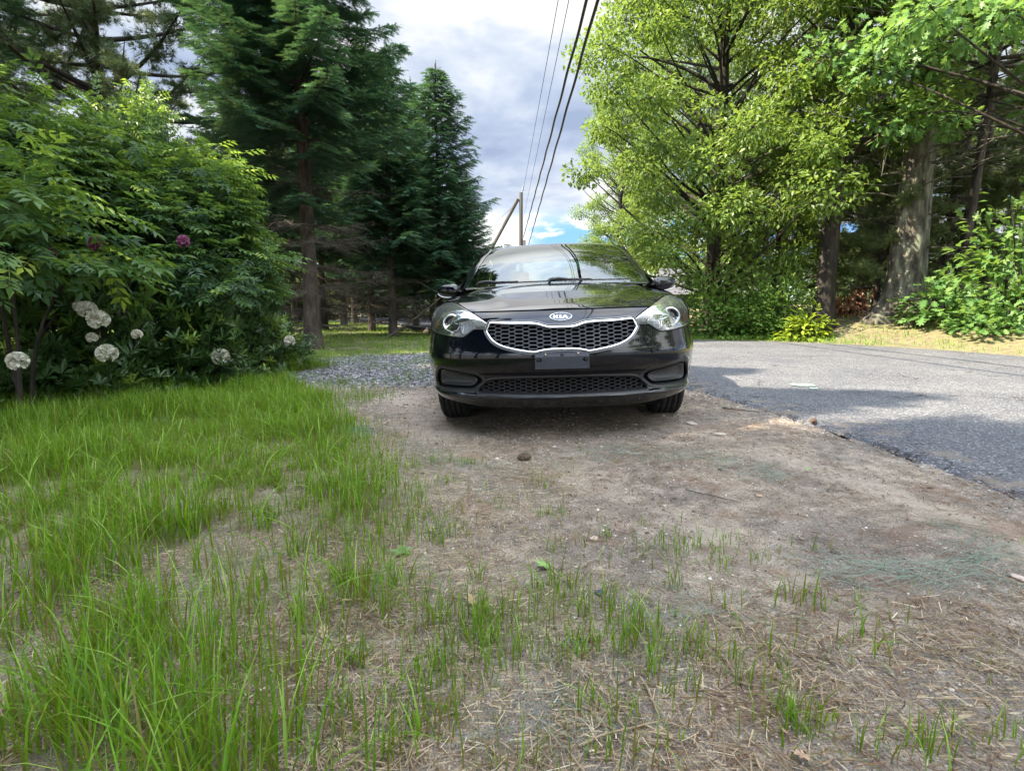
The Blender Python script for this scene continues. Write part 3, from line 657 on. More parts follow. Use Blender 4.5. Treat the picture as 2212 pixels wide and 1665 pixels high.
# painted lower lip strip between the bezel and the grille
# headlights
refl, t = MAT('reflector')
oc = t('TexCoord').outputs['Object']
wv_ = t('TexWave', {'Vector': oc, 'Scale': 28, 'Distortion': 2.5, 'Detail': 2}, bands_direction='X')
out(t, t('BsdfPrincipled', {'Base Color': (.33, .345, .365, 1), 'Metallic': .8, 'Roughness': .28, 'Normal': t('Bump', {'Height': wv_, 'Strength': .6, 'Distance': .01})}))
houm = plain('lamp_housing', (.06, .064, .07), .6, .0, .3)
for sd in (-1, 1):
    P = HL[sd]; c_ = np.array((sd*.68, .735))
    hp = empty('headlight', None, None); hp.parent = car
    def sub(g, nm, mat):
        G = np.array(g); G = np.concatenate([G, G[:, :1]], 1); mb = MB(); mb.grid(G); return mb.done(nm, mat, hp)
    g = []
    for s, o_ in ((1.006, .004), (1.0, -.003), (.97, -.007), (.9, -.009), (.7, -.011), (.4, -.012), (.02, -.012)):
        Q = c_+(P-c_)*s; g.append(np.stack([Q[:, 0], Vf(Q[:, 0], Q[:, 1])+o_, Q[:, 1]], 1))
    sub(g, 'lens', lensm)
    g = []
    for s, o_ in ((1.0, .003), (.985, .012), (.94, .018), (.90, .05), (.6, .062), (.3, .075), (.02, .08)):
        Q = c_+(P-c_)*s; g.append(np.stack([Q[:, 0], Vf(Q[:, 0], Q[:, 1])+o_, Q[:, 1]], 1))
    sub(g, 'lamp_housing', houm)
    # projector low beam
    pc_ = proj([(845, 660)])[0]; pu_, pw_ = sd*pc_[0], pc_[1]; pv_ = float(Vf(pu_, pw_))+.014
    def lathe(prof, k=36, cx=0, cw=0, cv=0):
        th = np.arange(k)*2*pi/k
        G = np.array([[(cx+r_*cos(a), cv+v_, cw+r_*sin(a)) for a in th] for r_, v_ in prof]); G = np.concatenate([G, G[:, :1]], 1); return G
    mb = MB(); mb.grid(lathe([(.058, .03), (.060, .0), (.056, -.008), (.050, -.006), (.044, .012), (.040, .03)], 36, pu_, pw_, pv_)); mb.done('projector_ring', chrome, hp)
    mb = MB(); mb.grid(lathe([(.043, .03), (.038, .018), (.027, .004), (.015, -.003), (.001, -.005)], 30, pu_, pw_, pv_))
    bl_, t = MAT('projector_glass'); out(t, t('BsdfPrincipled', {'Base Color': (.035, .042, .045, 1), 'Roughness': .05, 'Coat Weight': 1})); mb.done('projector_lens', bl_, hp)
    rp = proj([(668, 700), (700, 655), (742, 622), (772, 640), (780, 700), (768, 745), (735, 742)]); rp[:, 0] *= sd; rp = catmull(rp, 4); cb = rp.mean(0); g = []
    for s, o_ in ((1.0, .020), (.95, .018), (.9, .03), (.6, .05), (.3, .058), (.02, .06)):
        Q = cb+(rp-cb)*s; g.append(np.stack([Q[:, 0], Vf(Q[:, 0], Q[:, 1])+o_, Q[:, 1]], 1))
    sub(g, 'reflector', refl)
    # pale upper brow of the housing
    br = proj([(590, 688), (600, 655), (690, 592), (770, 540), (820, 512), (880, 520), (930, 560), (955, 610), (900, 595), (845, 592), (790, 604), (740, 612), (690, 648), (650, 692)]); br[:, 0] *= sd; br = catmull(br, 3); nb = len(br)
    Lr = br[:nb//2]; Rr = br[nb//2:][::-1]; k_ = min(len(Lr), len(Rr)); g = []
    for s in np.linspace(0, 1, 5):
        Q = Lr[:k_]*(1-s)+Rr[:k_]*s; g.append(np.stack([Q[:, 0], Vf(Q[:, 0], Q[:, 1])+.012+.018*s, Q[:, 1]], 1))
    mb = MB(); mb.grid(g); mb.done('lamp_brow', plain('lamp_brow', (.15, .16, .16), .55, 0, .3), hp)
    mk_ = proj([(962, 600), (975, 640), (978, 690), (950, 706), (940, 650)]); mk_[:, 0] *= sd
    mb = MB(); q = np.vstack([mk_, mk_.mean(0)]); mb.add(np.stack([q[:, 0], Vf(q[:, 0], q[:, 1])+.016, q[:, 1]], 1), [(0, 1, 5), (1, 2, 5), (2, 3, 5), (3, 4, 5), (4, 0, 5)]); mb.done('side_marker', plain('amber', (.42, .17, .10), .25), hp)
    sweepP = ring3(P, -.001, .003)[0]; mb = MB(); mb.tube(np.vstack([sweepP, sweepP[:1]]), .0028, 5); mb.done('lamp_seam', dark, hp)

# emblem: chrome oval with the three letters
ew0 = .757
def onface(u, w, o): return (u, float(Vf(u, w))+o, w)
eh = [(.0, 0)]
th = np.linspace(0, 2*pi, 49)
emb = empty('emblem', None, None); emb.parent = car
g = [[onface(a*cos(q), ew0+b*sin(q), o_) for q in th] for a, b, o_ in ((.068, .0245, .001), (.0675, .024, -.006), (.0645, .0222, -.008), (.063, .0212, -.003))]
mb = MB(); mb.grid(g); mb.done('emblem_ring', chrome, emb)
g = [[onface(a*cos(q), ew0+b*sin(q), -.0025) for q in th] for a, b in ((.062, .0200), (.03, .01), (.0005, .0002))]
mb = MB(); mb.grid(g); mb.done('emblem_field', plain('emblem_field', (.006, .010, .030), .15, coat=1), emb)
LT = {'K': [[(0, 0), (.26, 0), (.26, 1), (0, 1)], [(.26, .42), (.62, 1), (.94, 1), (.50, .50), (.26, .42)][:4]+[], [(.26, .60), (.46, .60), (.98, 0), (.66, 0)]],
      'I': [[(0, 0), (.28, 0), (.28, 1), (0, 1)]],
      'A': [[(0, 0), (.28, 0), (.64, .84), (.40, 1)], [(.40, 1), (.64, 1), (1.04, 0), (.74, 0)]]}
mb = MB(); hh_ = .0185
for ch, x0, wd_, dz in (('K', -.043, .030, 0), ('I', -.0065, .030, 0), ('A', .0085, .033, 0)):
    for q in LT[ch]:
        pts = [(x0+a*wd_, ew0-.0093+b*hh_) for a, b in q]
        fr_ = [onface(a, b, -.0062) for a, b in pts]; bk = [onface(a, b, -.001) for a, b in pts]
        mb.add(fr_+bk, [(0, 1, 2, 3), (0, 4, 5, 1), (1, 5, 6, 2), (2, 6, 7, 3), (3, 7, 4, 0)])
mb.done('emblem_letters', plain('emblem_silver', (.86, .88, .92), .22, .6), emb, smooth=False)

# number plate bracket, no plate on it
br_ = empty('plate_bracket', None, None); br_.parent = car
mb = MB(); g = []
bx0, bz0, bz1, bv_ = .160, .452, .549, -.016
def brk(u, w): return (u, bv_+.010*sstep(.52, .549, w), w)
gg = [[brk(u, w) for u in np.linspace(-bx0, bx0, 13)] for w in np.linspace(bz0, bz1, 9)]
mb.grid(gg)
mb.grid([[brk(u, bz0), (u, bv_+.03, bz0+.002)] for u in (-bx0, bx0)]); mb.grid([[brk(-bx0, w), (-bx0, bv_+.05, w)] for w in (bz0, bz1)]); mb.grid([[brk(bx0, w), (bx0, bv_+.05, w)] for w in (bz0, bz1)]); mb.grid([[brk(u, bz1), (u, bv_+.05, bz1)] for u in (-bx0, bx0)])
mb.done('bracket_panel', bracket_m, br_, smooth=False)
mb = MB()
def disc(mb, u, w, ru, rw, o_, k=16):
    P = [(u+ru*cos(a), bv_-o_, w+rw*sin(a)) for a in np.arange(k)*2*pi/k]+[(u, bv_-o_, w)]
    mb.add(P, [(i, (i+1) % k, k) for i in range(k)])
for u in (-.136, .136, 0):
    mb = MB()
    if u: disc(mb, u, .506, .016, .0115, .0015)
    else: disc(mb, .0, .533, .009, .009, -.002)
    mb.done('bracket_slot', dark, br_)
for u, w, r_ in ((-.098, .538, .0062), (.094, .541, .0062), (.0, .533, .005), (-.138, .506, .005), (.140, .506, .005)):
    mb = MB(); mb.grid([[(u+a*cos(q), bv_-o_, w+a*sin(q)) for q in np.linspace(0, 2*pi, 13)] for a, o_ in ((r_, 0), (r_*.9, .004), (r_*.5, .006), (.0002, .0065))]); mb.done('screw', plain('screw_zinc', (.55, .42, .34), .35, .8) if r_ > .006 else satin, br_)

# wipers, cowl vent
mb = MB(); g = []
for s in np.linspace(-.97, .97, 41):
    v0 = 1.165+.10*s*s; v1 = 1.19+.20*s*s; g.append([(s*.75, v0, .992-.02*s*s), (s*.76, v0+.02, .997-.015*s*s), (s*.77, v1+.03, .995-.0*s*s)])
mb.grid(g); mb.done('cowl_panel', trimb, car)
mb = MB()
for u in np.linspace(-.36, .28, 58):
    if int((u+.36)/.085) % 2 == 0 or True: mb.box((u, 1.178+.13*u*u, 1.0045), (.004, .022, .003))
mb.done('cowl_vent', satin, car)
for (u0, u1) in ((-.62, .02), (-.04, .62)):
    wp_ = empty('wiper', None, None); wp_.parent = car
    def pt(u, lift): s = u/.785; p = ws(s, .035); return (u, p[1]-.015, p[2]+lift)
    mb = MB(); mb.tube([pt(u, .012) for u in np.linspace(u0+.02, u1, 14)], [.006]*13+[.003], 6); mb.done('wiper_blade', trimb, wp_)
    mb = MB(); mb.tube([pt(u0-.02, .004), pt(u0+.0, .022), pt(u0+.06, .030), pt(u0+.15, .022), pt(u0+.32, .02)], [.017, .016, .012, .007, .005], 8, cap=True); mb.done('wiper_arm', trimb, wp_)

# mirrors
for sd in (-1, 1):
    mp_ = empty('wing_mirror', None, None); mp_.parent = car
    th = np.linspace(0, 2*pi, 33); g = []
    for k, s in enumerate(np.linspace(-1, 1, 15)):
        x_ = .905+.105*s; sc = (1-abs(s)**3.2)**.5*(1-.22*s)
        g.append([(sd*x_, 1.46+.055*sc*sin(q)*(1.0 if sin(q) < 0 else .6)+.03*s, (.975+.012*s)+.059*sc*cos(q)*(1 if cos(q) > 0 else .95)) for q in th])
    mb = MB(); mb.grid(g); mb.done('mirror_shell', paint, mp_)
    mb = MB(); mb.tube([(sd*(.905+.095*s), 1.402+.03*s+.035*abs(s)**3, .958-.040*(1-s*s)**.5+.004*s) for s in np.linspace(-.8, .98, 14)], .0052, 6); mb.done('mirror_indicator', plain('indicator', (.5, .5, .5), .2, .5), mp_)
    mb = MB(); mb.tube([(sd*.77, 1.50, .955), (sd*.80, 1.49, .958), (sd*.85, 1.48, .965)], [.035, .022, .026], 10, ell=.6); mb.done('mirror_foot', trimb, mp_)

# wheels
rimm = plain('alloy', (.55, .56, .58), .3, .9)
for (wv, wz) in WHEELS:
    for sd in (-1, 1):
        wh = empty('wheel', None, None, (0, 0, 0)); wh.parent = car
        cxx = sd*.775; R_ = .322; hw_ = .104
        prof = [(-hw_*.93, .215), (-hw_, .25), (-hw_, .285), (-hw_*.93, .306), (-hw_*.80, .318)]
        for gu in (-.55, -.18, .18, .55): prof += [((gu-.045)*hw_, .322), ((gu-.04)*hw_, .313), ((gu+.04)*hw_, .313), ((gu+.045)*hw_, .322)]
        prof += [(hw_*.80, .318), (hw_*.93, .306), (hw_, .285), (hw_, .25), (hw_*.93, .215)]
        q = np.linspace(0, 2*pi, 73); G = [[(cxx+a, wv+r_*cos(k), wz+r_*sin(k)) for k in q] for a, r_ in prof]
        mb = MB(); mb.grid(G); mb.done('tyre', rubber, wh)
        mb = MB(); mb.grid([[(cxx+a, wv+r_*cos(k), wz+r_*sin(k)) for k in q] for a, r_ in ((-hw_*.9, .216), (-hw_*.6, .20), (sd*.03, .19), (hw_*.6, .20), (hw_*.9, .216))])
        for k in range(10):
            a = k*2*pi/10; mb.tube([(cxx+sd*.075, wv+.03*cos(a), wz+.03*sin(a)), (cxx+sd*.08, wv+.12*cos(a), wz+.12*sin(a)), (cxx+sd*.07, wv+.205*cos(a), wz+.205*sin(a))], [.022, .014, .018], 6)
        mb.done('rim', rimm, wh)
        mb = MB(); mb.grid([[(sd*a, wv+r_*cos(k), wz+r_*sin(k)) for k in q[:37]] for a, r_ in ((.868, .350), (.80, .356), (.62, .356), (.58, .30))]); mb.done('wheel_arch_liner', dark, wh)
# underbody and cabin
mb = MB(); mb.box((0, 2.25, .20), (1.30, 3.9, .06)); mb.box((0, .42, .30), (1.05, .5, .16)); mb.box((0, 2.25, .4), (1.2, 1.9, .3)); mb.done('underbody', dark, car, smooth=False)
cab = noisy('cabin_fabric', [(.4, (.018, .018, .02)), (.7, (.03, .03, .033))], 30, .9)
mb = MB(); mb.grid([[(s*.74, v_+.18*s*s, w_) for s in np.linspace(-1, 1, 15)] for v_, w_ in ((1.18, .975), (1.45, .965), (1.7, .95), (1.82, .90), (1.84, .70), (1.80, .45))]); mb.done('dashboard', cab, car)
def cushion(mb, c, d):
    th1 = np.linspace(-pi/2, pi/2, 9); th2 = np.linspace(0, 2*pi, 21); sp_ = lambda a: np.sign(a)*abs(a)**.45
    mb.grid([[(c[0]+d[0]/2*sp_(cos(a))*sp_(cos(b)), c[1]+d[1]/2*sp_(cos(a))*sp_(sin(b)), c[2]+d[2]/2*sp_(sin(a))) for b in th2] for a in th1])
for su in (-.36, .36):
    mb = MB(); cushion(mb, (su, 2.15, .50), (.50, .52, .18)); cushion(mb, (su, 2.50, .80), (.48, .16, .60)); cushion(mb, (su, 2.55, 1.12), (.24, .10, .13)); mb.done('front_seat', cab, car)
mb = MB(); cushion(mb, (0, 3.05, .50), (1.25, .5, .18)); cushion(mb, (0, 3.40, .78), (1.25, .18, .55)); cushion(mb, (-.38, 3.45, 1.09), (.24, .08, .13)); cushion(mb, (.38, 3.45, 1.09), (.24, .08, .13)); mb.done('rear_seat', cab, car)
mb = MB(); q = np.linspace(0, 2*pi, 31); mb.tube([(.37+.185*cos(a), 1.95+.06*sin(a), .90+.17*sin(a)) for a in q], .016, 8); mb.tube([(.19, 1.95, .9), (.55, 1.95, .9)], .02, 6); mb.done('steering_wheel', trimb, car)
mb = MB(); cushion(mb, (0, 2.02, 1.28), (.22, .03, .065)); mb.done('rear_view_mirror', trimb, car)
mb = MB(); g = [[(s*.6, v_, w_) for s in (-1, 0, 1)] for v_, w_ in ((2.08, 1.345), (2.5, 1.395), (3.1, 1.37), (3.25, 1.34))]; mb.grid(g); mb.done('headliner', plain('headliner', (.30, .30, .29), .9), car)
mb = MB()
for sd in (-1, 1): mb.grid([[(sd*.745, v_, w_) for w_ in (.35, .7, .955)] for v_ in (1.5, 2.4, 3.6)])
mb.grid([[(u, 3.6, w_) for u in (-.72, 0, .72)] for w_ in (.3, 1.0)]); mb.grid([[(u, v_, 1.005) for u in (-.7, 0, .7)] for v_ in (3.5, 3.95)]); mb.done('door_card', cab, car)
# tail lamps and rear plate area
for sd in (-1, 1):
    mb = MB(); P = []
    for r_ in np.linspace(.62, .995, 12):
        P.append([(sd*(float(Wd(w_))-.05)*r_, float(vrear(r_, w_))+.006, w_) for w_ in np.linspace(.78, .95, 6)])
    mb.grid(P); mb.done('tail_lamp', plain('tail_red', (.30, .01, .012), .15, coat=1), car)
# ------------------------------------------------------------------ trees and shrubs
bark_d = noisy('bark_dark', [(.35, (.012, .010, .008)), (.55, (.036, .029, .024)), (.75, (.08, .066, .055))], 9, .95, .9, 22, stretch=(1, 1, .28))
bark_l = noisy('bark_lichen', [(.38, (.035, .030, .024)), (.52, (.11, .10, .078)), (.68, (.24, .26, .19))], 7, .95, .9, 16, stretch=(1, 1, .35))
bark_b = noisy('bark_brown', [(.35, (.022, .018, .014)), (.55, (.065, .052, .042)), (.75, (.13, .108, .088))], 9, .95, .9, 20, stretch=(1, 1, .3))
twig_m = noisy('dead_twig', [(.4, (.040, .034, .027)), (.7, (.10, .085, .068))], 6, .95)
oak_l = leafy('oak_leaves', [(0, (.045, .088, .016)), (.4, (.10, .17, .030)), (.75, (.19, .275, .050)), (1, (.32, .39, .12))], .40, (.42, .58, .08), rough=.45, spec=.4)
oak_n = leafy('oak_leaves_near', [(0, (.06, .14, .045)), (.5, (.12, .24, .07)), (1, (.22, .34, .10))], .42, (.38, .60, .10), rough=.45, spec=.4)
broad_l = leafy('broad_leaves', [(0, (.08, .17, .04)), (.5, (.15, .27, .06)), (1, (.26, .37, .09))], .42, (.40, .58, .08))
lime_l = leafy('lime_leaves', [(0, (.13, .20, .02)), (.5, (.24, .34, .035)), (1, (.36, .44, .06))], .45, (.55, .65, .05))
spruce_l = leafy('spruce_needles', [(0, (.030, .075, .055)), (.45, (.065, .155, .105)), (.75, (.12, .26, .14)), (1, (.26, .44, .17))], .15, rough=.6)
pine_l = leafy('pine_needles', [(0, (.045, .075, .035)), (.5, (.085, .13, .055)), (1, (.17, .21, .08))], .22, (.25, .32, .08), rough=.55)
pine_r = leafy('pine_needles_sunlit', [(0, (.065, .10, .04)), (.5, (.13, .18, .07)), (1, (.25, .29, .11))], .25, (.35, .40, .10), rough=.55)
elder_l = leafy('elder_leaves', [(0, (.014, .045, .022)), (.5, (.034, .092, .032)), (.78, (.085, .17, .036)), (1, (.34, .44, .06))], .36, (.32, .50, .05))
rhodo_l = leafy('rhododendron_leaves', [(0, (.018, .045, .014)), (.5, (.034, .080, .022)), (.75, (.065, .135, .03)), (1, (.20, .30, .045))], .12, rough=.38, spec=.45)
dead_l = leafy('dead_leaves', [(0, (.20, .09, .05)), (.5, (.34, .17, .10)), (1, (.45, .27, .16))], .2, (.5, .2, .1))

LEAF = np.array([(0, 0, 0), (-.27, .45, .06), (0, 1, -.10), (.27, .45, .06)]); LEAF_F = np.array([(0, 1, 2), (0, 2, 3)])
def oak_outline():
    h = [(.03, 0), (.04, .12), (.20, .20), (.22, .30), (.10, .34), (.34, .52), (.30, .60), (.12, .56), (.26, .78), (.20, .86), (.08, .80), (0, 1.0)]
    P = h+[(-x, y) for x, y in h[-2::-1]]; P = np.array(P); return np.c_[P, .10*np.abs(P[:, 0])-.10*P[:, 1]**2]
OAK = oak_outline(); OAK_F = np.array([list(range(len(OAK)))])
def comp_leaf(n=3, w=.2):
    V = []; Fc = []
    def lf(o, d, L):
        d = np.array(d)/np.hypot(*d[:2]); pn = np.array((-d[1], d[0], 0)); b = len(V)
        d3 = np.array((d[0], d[1], -.12))
        V.extend([o, o+d3*L*.45-pn*w*L*1.1+np.array((0, 0, .02)), o+d3*L+np.array((0, 0, -.05)), o+d3*L*.45+pn*w*L*1.1+np.array((0, 0, .02))]); Fc.extend([(b, b+1, b+2), (b, b+2, b+3)])
    for k in range(n):
        y = .25+.5*k/max(n-1, 1); o = np.array((0, y, -.08*y*y))
        for s in (-1, 1): lf(o, (s*1.0, .55), .36)
    lf(np.array((0, .80, -.06)), (0, 1.), .36)
    b = len(V); V.extend([(-.012, 0, 0), (.012, 0, 0), (0, .85, -.07)]); Fc.append((b, b+1, b+2))
    return np.array(V, float), np.array(Fc)
COMP, COMP_F = comp_leaf()
def whorl(n=8):
    V = []; Fc = []
    for k in range(n):
        a = k*2.4; L = .75+.25*((k*37) % 10)/10; el = .28-.12*(k % 3)+.05*k
        d = np.array((cos(a)*cos(el), sin(a)*cos(el), sin(el))); pn = np.array((-sin(a), cos(a), 0)); b = len(V); up = np.array((0, 0, 1))
        V.extend([d*.04, d*.4*L-pn*.13*L+up*.03, d*.75*L-pn*.11*L+up*.01, d*L-up*.06, d*.75*L+pn*.11*L+up*.01, d*.4*L+pn*.13*L+up*.03, d*.5*L])
        Fc.extend([(b, b+1, b+6), (b+1, b+2, b+6), (b+2, b+3, b+6), (b+3, b+4, b+6), (b+4, b+5, b+6), (b+5, b, b+6)])
    return np.array(V, float), np.array(Fc)
WHORL, WHORL_F = whorl()
def tuft(n, spread, wd, seed=0):
    rg_ = np.random.RandomState(seed); V = []; Fc = []
    for k in range(n):
        a = rg_.rand()*2*pi; e = rg_.rand()**.6*spread; d = np.array((cos(a)*sin(e), cos(e), sin(a)*sin(e))); q = np.cross(d, rg_.randn(3)); q /= np.linalg.norm(q); b = len(V); L = .7+.3*rg_.rand()
        o = np.array((0, -.3*rg_.rand(), 0)); V.extend([o-q*wd, o+q*wd, o+d*L]); Fc.append((b, b+1, b+2))
    return np.array(V), np.array(Fc)
PTUFT, PTUFT_F = tuft(16, 1.25, .028, 3)
def spray():                                      # a spruce shoot: a flat comb of stout needles
    V = []; Fc = []
    def tri(a, b, c): n = len(V); V.extend([a, b, c]); Fc.append((n, n+1, n+2))
    for k in range(7):
        y = k/7.; L = .30*(1-.45*y)
        for s in (-1, 1): tri((0, y, 0), (0, y+.13, 0), (s*L, y+.26, .03*((k % 3)-1)))
        tri((-.03, y, 0), (.03, y+.05, 0), (0, y+.22, .16*(1-.5*y)))
    return np.array(V, float), np.array(Fc)
SPRAY, SPRAY_F = spray()

def rnd_dirs(rg_, n): v = rg_.randn(n, 3); return v/np.linalg.norm(v, axis=1)[:, None]
def fill_clump(mb, rg_, c, r, n, size, T, TF, flat=.65, droop=.25, upn=1.0, rbias=0.):
    d = rnd_dirs(rg_, n); rad = rg_.rand(n)**.45*r; P = c+d*rad[:, None]*np.array((1, 1, flat))
    D = d*.8+rnd_dirs(rg_, n)*.8; D[:, 2] -= droop
    Nn = rnd_dirs(rg_, n)*.7; Nn[:, 2] += upn; Nn += d*.35
    R = frames(D, Nn); S = size*(.7+.6*rg_.rand(n))
    hv = np.clip(.42+.3*rg_.randn(n)*.6+rbias+.18*(d[:, 2]*rad/r), 0, 1)
    mb.scatter(T, TF, P, R, S, hv)
def bez(a, b, bend, n=8):
    a = np.array(a, float); b = np.array(b, float); m_ = (a+b)/2+np.array(bend); t_ = np.linspace(0, 1, n)[:, None]; return (1-t_)**2*a+2*t_*(1-t_)*m_+t_*t_*b
def trunk_pts(h, lean=(0, 0), wob=.12, seed=0, n=16):
    rg_ = np.random.RandomState(seed); z_ = np.linspace(-.15, h, n); wx = np.cumsum(rg_.randn(n))*wob*.25; wy = np.cumsum(rg_.randn(n))*wob*.25
    s_ = np.linspace(0, 1, n); return np.stack([lean[0]*s_+wx*s_, lean[1]*s_+wy*s_, z_], 1)
def trunk_mesh(mb, P, r0, r1, flare=.5, k=14, seed=0):
    z_ = P[:, 2]; s_ = np.clip((z_-z_[0])/(z_[-1]-z_[0]), 0, 1); rad = (r0+(r1-r0)*s_)*(1+flare*np.exp(-np.clip(z_, 0, 99)/.35))
    # refine low part
    zz = np.r_[np.linspace(z_[0], 1.2, 9)[:-1], np.linspace(1.2, z_[-1], 22)]
    Q = np.stack([np.interp(zz, z_, P[:, 0]), np.interp(zz, z_, P[:, 1]), zz], 1); rd = np.interp(zz, z_, rad); rd = rd*(1+0*zz)
    rd = (r0+(r1-r0)*np.clip((zz-z_[0])/(z_[-1]-z_[0]), 0, 1))*(1+flare*np.exp(-np.clip(zz, 0, 99)/.40))
    th = np.arange(k)*2*pi/k; rg_ = np.random.RandomState(seed); ph = rg_.rand(3)*6
    lob = 1+.10*np.sin(3*th+ph[0])*.5+.06*np.sin(5*th+ph[1])
    fl = np.exp(-np.clip(zz, 0, 99)/.45)[:, None]*flare*.35*np.sin(4*th+ph[2])[None]
    rr_ = rd[:, None]*(lob[None]+fl)
    G = np.stack([Q[:, None, 0]+rr_*np.cos(th), Q[:, None, 1]+rr_*np.sin(th), np.broadcast_to(zz[:, None], rr_.shape)], -1)
    mb.grid(G, closed=True)

def broad_tree(label, seed, h, r0, env, n_cl, leaf, size, nl, T=LEAF, TF=LEAF_F, bark=bark_d, lean=(0, 0), limb=.016, cr=(.55, .95), dmin=.75, loc=(0, 0, 0), group=None, twigs=5, name='oak_tree', flat=.65, flare=.5, ks=14):
    rg_ = np.random.RandomState(seed); root = empty(name, label, 'tree', loc, 0, group)
    P = trunk_pts(h*.86, lean, .15, seed); mt = MB(); trunk_mesh(mt, P, r0, r0*.18, flare, ks, seed); ml = MB()
    C_ = []; tries = 0
    while len(C_) < n_cl and tries < n_cl*60:
        tries += 1; z_ = rg_.uniform(env[0], h); s_ = (z_-env[0])/(h-env[0]); az = rg_.rand()*2*pi
        R_ = env[1](s_, az)*(.75+.35*vn(np.array([az*2]), np.array([z_*.6]), 1, seed)[0]); q = R_*rg_.uniform(.25, 1)**.6
        tx = np.interp(z_, P[:, 2], P[:, 0]); ty = np.interp(z_, P[:, 2], P[:, 1]); c_ = np.array((tx+q*cos(az), ty+q*sin(az), z_))
        if all(np.linalg.norm(c_-o) > dmin for o in C_): C_.append(c_)
    for c_ in C_:
        dxy = np.hypot(c_[0]-np.interp(c_[2], P[:, 2], P[:, 0]), c_[1]-np.interp(c_[2], P[:, 2], P[:, 1])); zb = np.clip(c_[2]-dxy*rg_.uniform(.25, .9), max(env[0]*.7, .8), h*.8)
        b = np.array((np.interp(zb, P[:, 2], P[:, 0]), np.interp(zb, P[:, 2], P[:, 1]), zb)); B = bez(b, c_, rg_.randn(3)*.18*dxy*np.array((1, 1, .6))+np.array((0, 0, .1*dxy)))
        mt.tube(B, np.linspace(.018+limb*dxy, .008, 8), 5)
        r_ = rg_.uniform(*cr); fill_clump(ml, rg_, c_, r_, int(nl*(r_/cr[1])**1.5), size, T, TF, flat)
        for _ in range(twigs):
            e = c_+rnd_dirs(rg_, 1)[0]*r_*.85*np.array((1, 1, flat)); mt.tube(bez(c_, e, rg_.randn(3)*.08, 4), np.linspace(.009, .003, 4), 3)
    mt.done('trunk', bark, root); ml.done('crown', leaf, root, smooth=False)
    return root

def spruce(label, seed, h, R0, zlive, r0=.14, dead=True, loc=(0, 0, 0), group=None, dens=1.0, step=.30):
    rg_ = np.random.RandomState(seed); root = empty('spruce_tree', label, 'tree', loc, 0, group)
    P = trunk_pts(h, (0, 0), .03, seed, 10); mt = MB(); trunk_mesh(mt, P, r0, .012, .35, 10, seed); ml = MB(); md = MB()
    z_ = .5 if dead else zlive
    while z_ < h-.12:
        s_ = z_/h; Lm = R0*min(1, (1-s_)*1.35)**.85*(1 if z_ > zlive else .60); nb = int(rg_.randint(4, 8)); a0 = rg_.rand()*6.28
        for k in range(nb):
            az = a0+k*2*pi/nb+rg_.randn()*.18; L = Lm*rg_.uniform(.72, 1.12)
            live = z_ > zlive*rg_.uniform(.62, 1.05)
            el0 = .15+.75*s_**2 if live else rg_.uniform(-.15, .12); n = 9; t_ = np.linspace(0, 1, n)
            rx = L*t_; rz = L*(el0*t_-(.42*(1-s_) if live else .12)*t_**1.3+.16*t_**3)
            B = np.stack([cos(az)*rx, sin(az)*rx, z_+rz], 1); B[:, 0] += P[-1, 0]*0
            if not live and rg_.rand() < .12: continue
            (mt if live else md).tube(B, np.linspace(.010+.008*L, .003, n) if live else np.linspace(.010, .002, n), 4)
            side = np.array((-sin(az), cos(az), 0)); outd = np.array((cos(az), sin(az), 0)); nt = int(L/(.105 if live else .085))
            PP, DD, NN, SS, HH = [], [], [], [], []
            for q in range(nt):
                ts = .16+.84*(q+rg_.rand()*.5)/nt; o = np.array([np.interp(ts, t_, B[:, i]) for i in range(3)])
                for sg_ in (-1, 1):
                    tl = (.10+.42*L*(1-ts)*.9+.05)*rg_.uniform(.6, 1.15); tl = min(tl, .62)
                    d = side*sg_*.85+outd*.6+np.array((0, 0, -.22 if live else -.3))+rg_.randn(3)*.12; d /= np.linalg.norm(d)
                    if live:
                        md_ = max(2, int(tl/.075*dens))
                        for j in range(md_):
                            p = o+d*tl*(j+.2)/md_; p[2] -= .25*tl*((j/md_)**2)
                            for s2 in (-1, 1, 0):
                                if s2 == 0 and j < md_-1: continue
                                if rg_.rand() < .15: continue
                                dd = d+np.cross(d, (0, 0, 1))*s2*.75+rg_.randn(3)*.1; PP.append(p); DD.append(dd); SS.append(rg_.uniform(.09, .14)); NN.append((0, 0, 1)+rg_.randn(3)*.22)
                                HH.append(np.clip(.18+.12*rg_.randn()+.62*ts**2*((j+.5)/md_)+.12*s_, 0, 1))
                    elif rg_.rand() < .8:
                        e = o+d*tl*1.2; md.add([o+(0, 0, .005), o-(0, 0, .005), e], [(0, 1, 2)]); 
                        for j in range(5):
                            p = o+(e-o)*(.15+.17*j); e2 = p+(d*.4+rg_.randn(3)*.5)*tl*.6; md.add([p+(0, 0, .004), p-(0, 0, .004), e2], [(0, 1, 2)])
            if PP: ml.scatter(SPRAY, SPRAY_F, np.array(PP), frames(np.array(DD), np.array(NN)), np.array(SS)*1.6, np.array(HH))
        z_ += step*rg_.uniform(.8, 1.15)*(1-.35*s_)
    P0 = np.array([(0, 0, h-.25+.05*i) for i in range(6)]); ml.scatter(SPRAY, SPRAY_F, P0, frames(np.tile((0, .05, 1.), (6, 1)), rnd_dirs(rg_, 6)), .13)
    mt.done('trunk', bark_b, root); ml.done('crown', spruce_l, root, smooth=False)
    if md.n: md.done('dead_branches', twig_m, root, smooth=False)
    return root

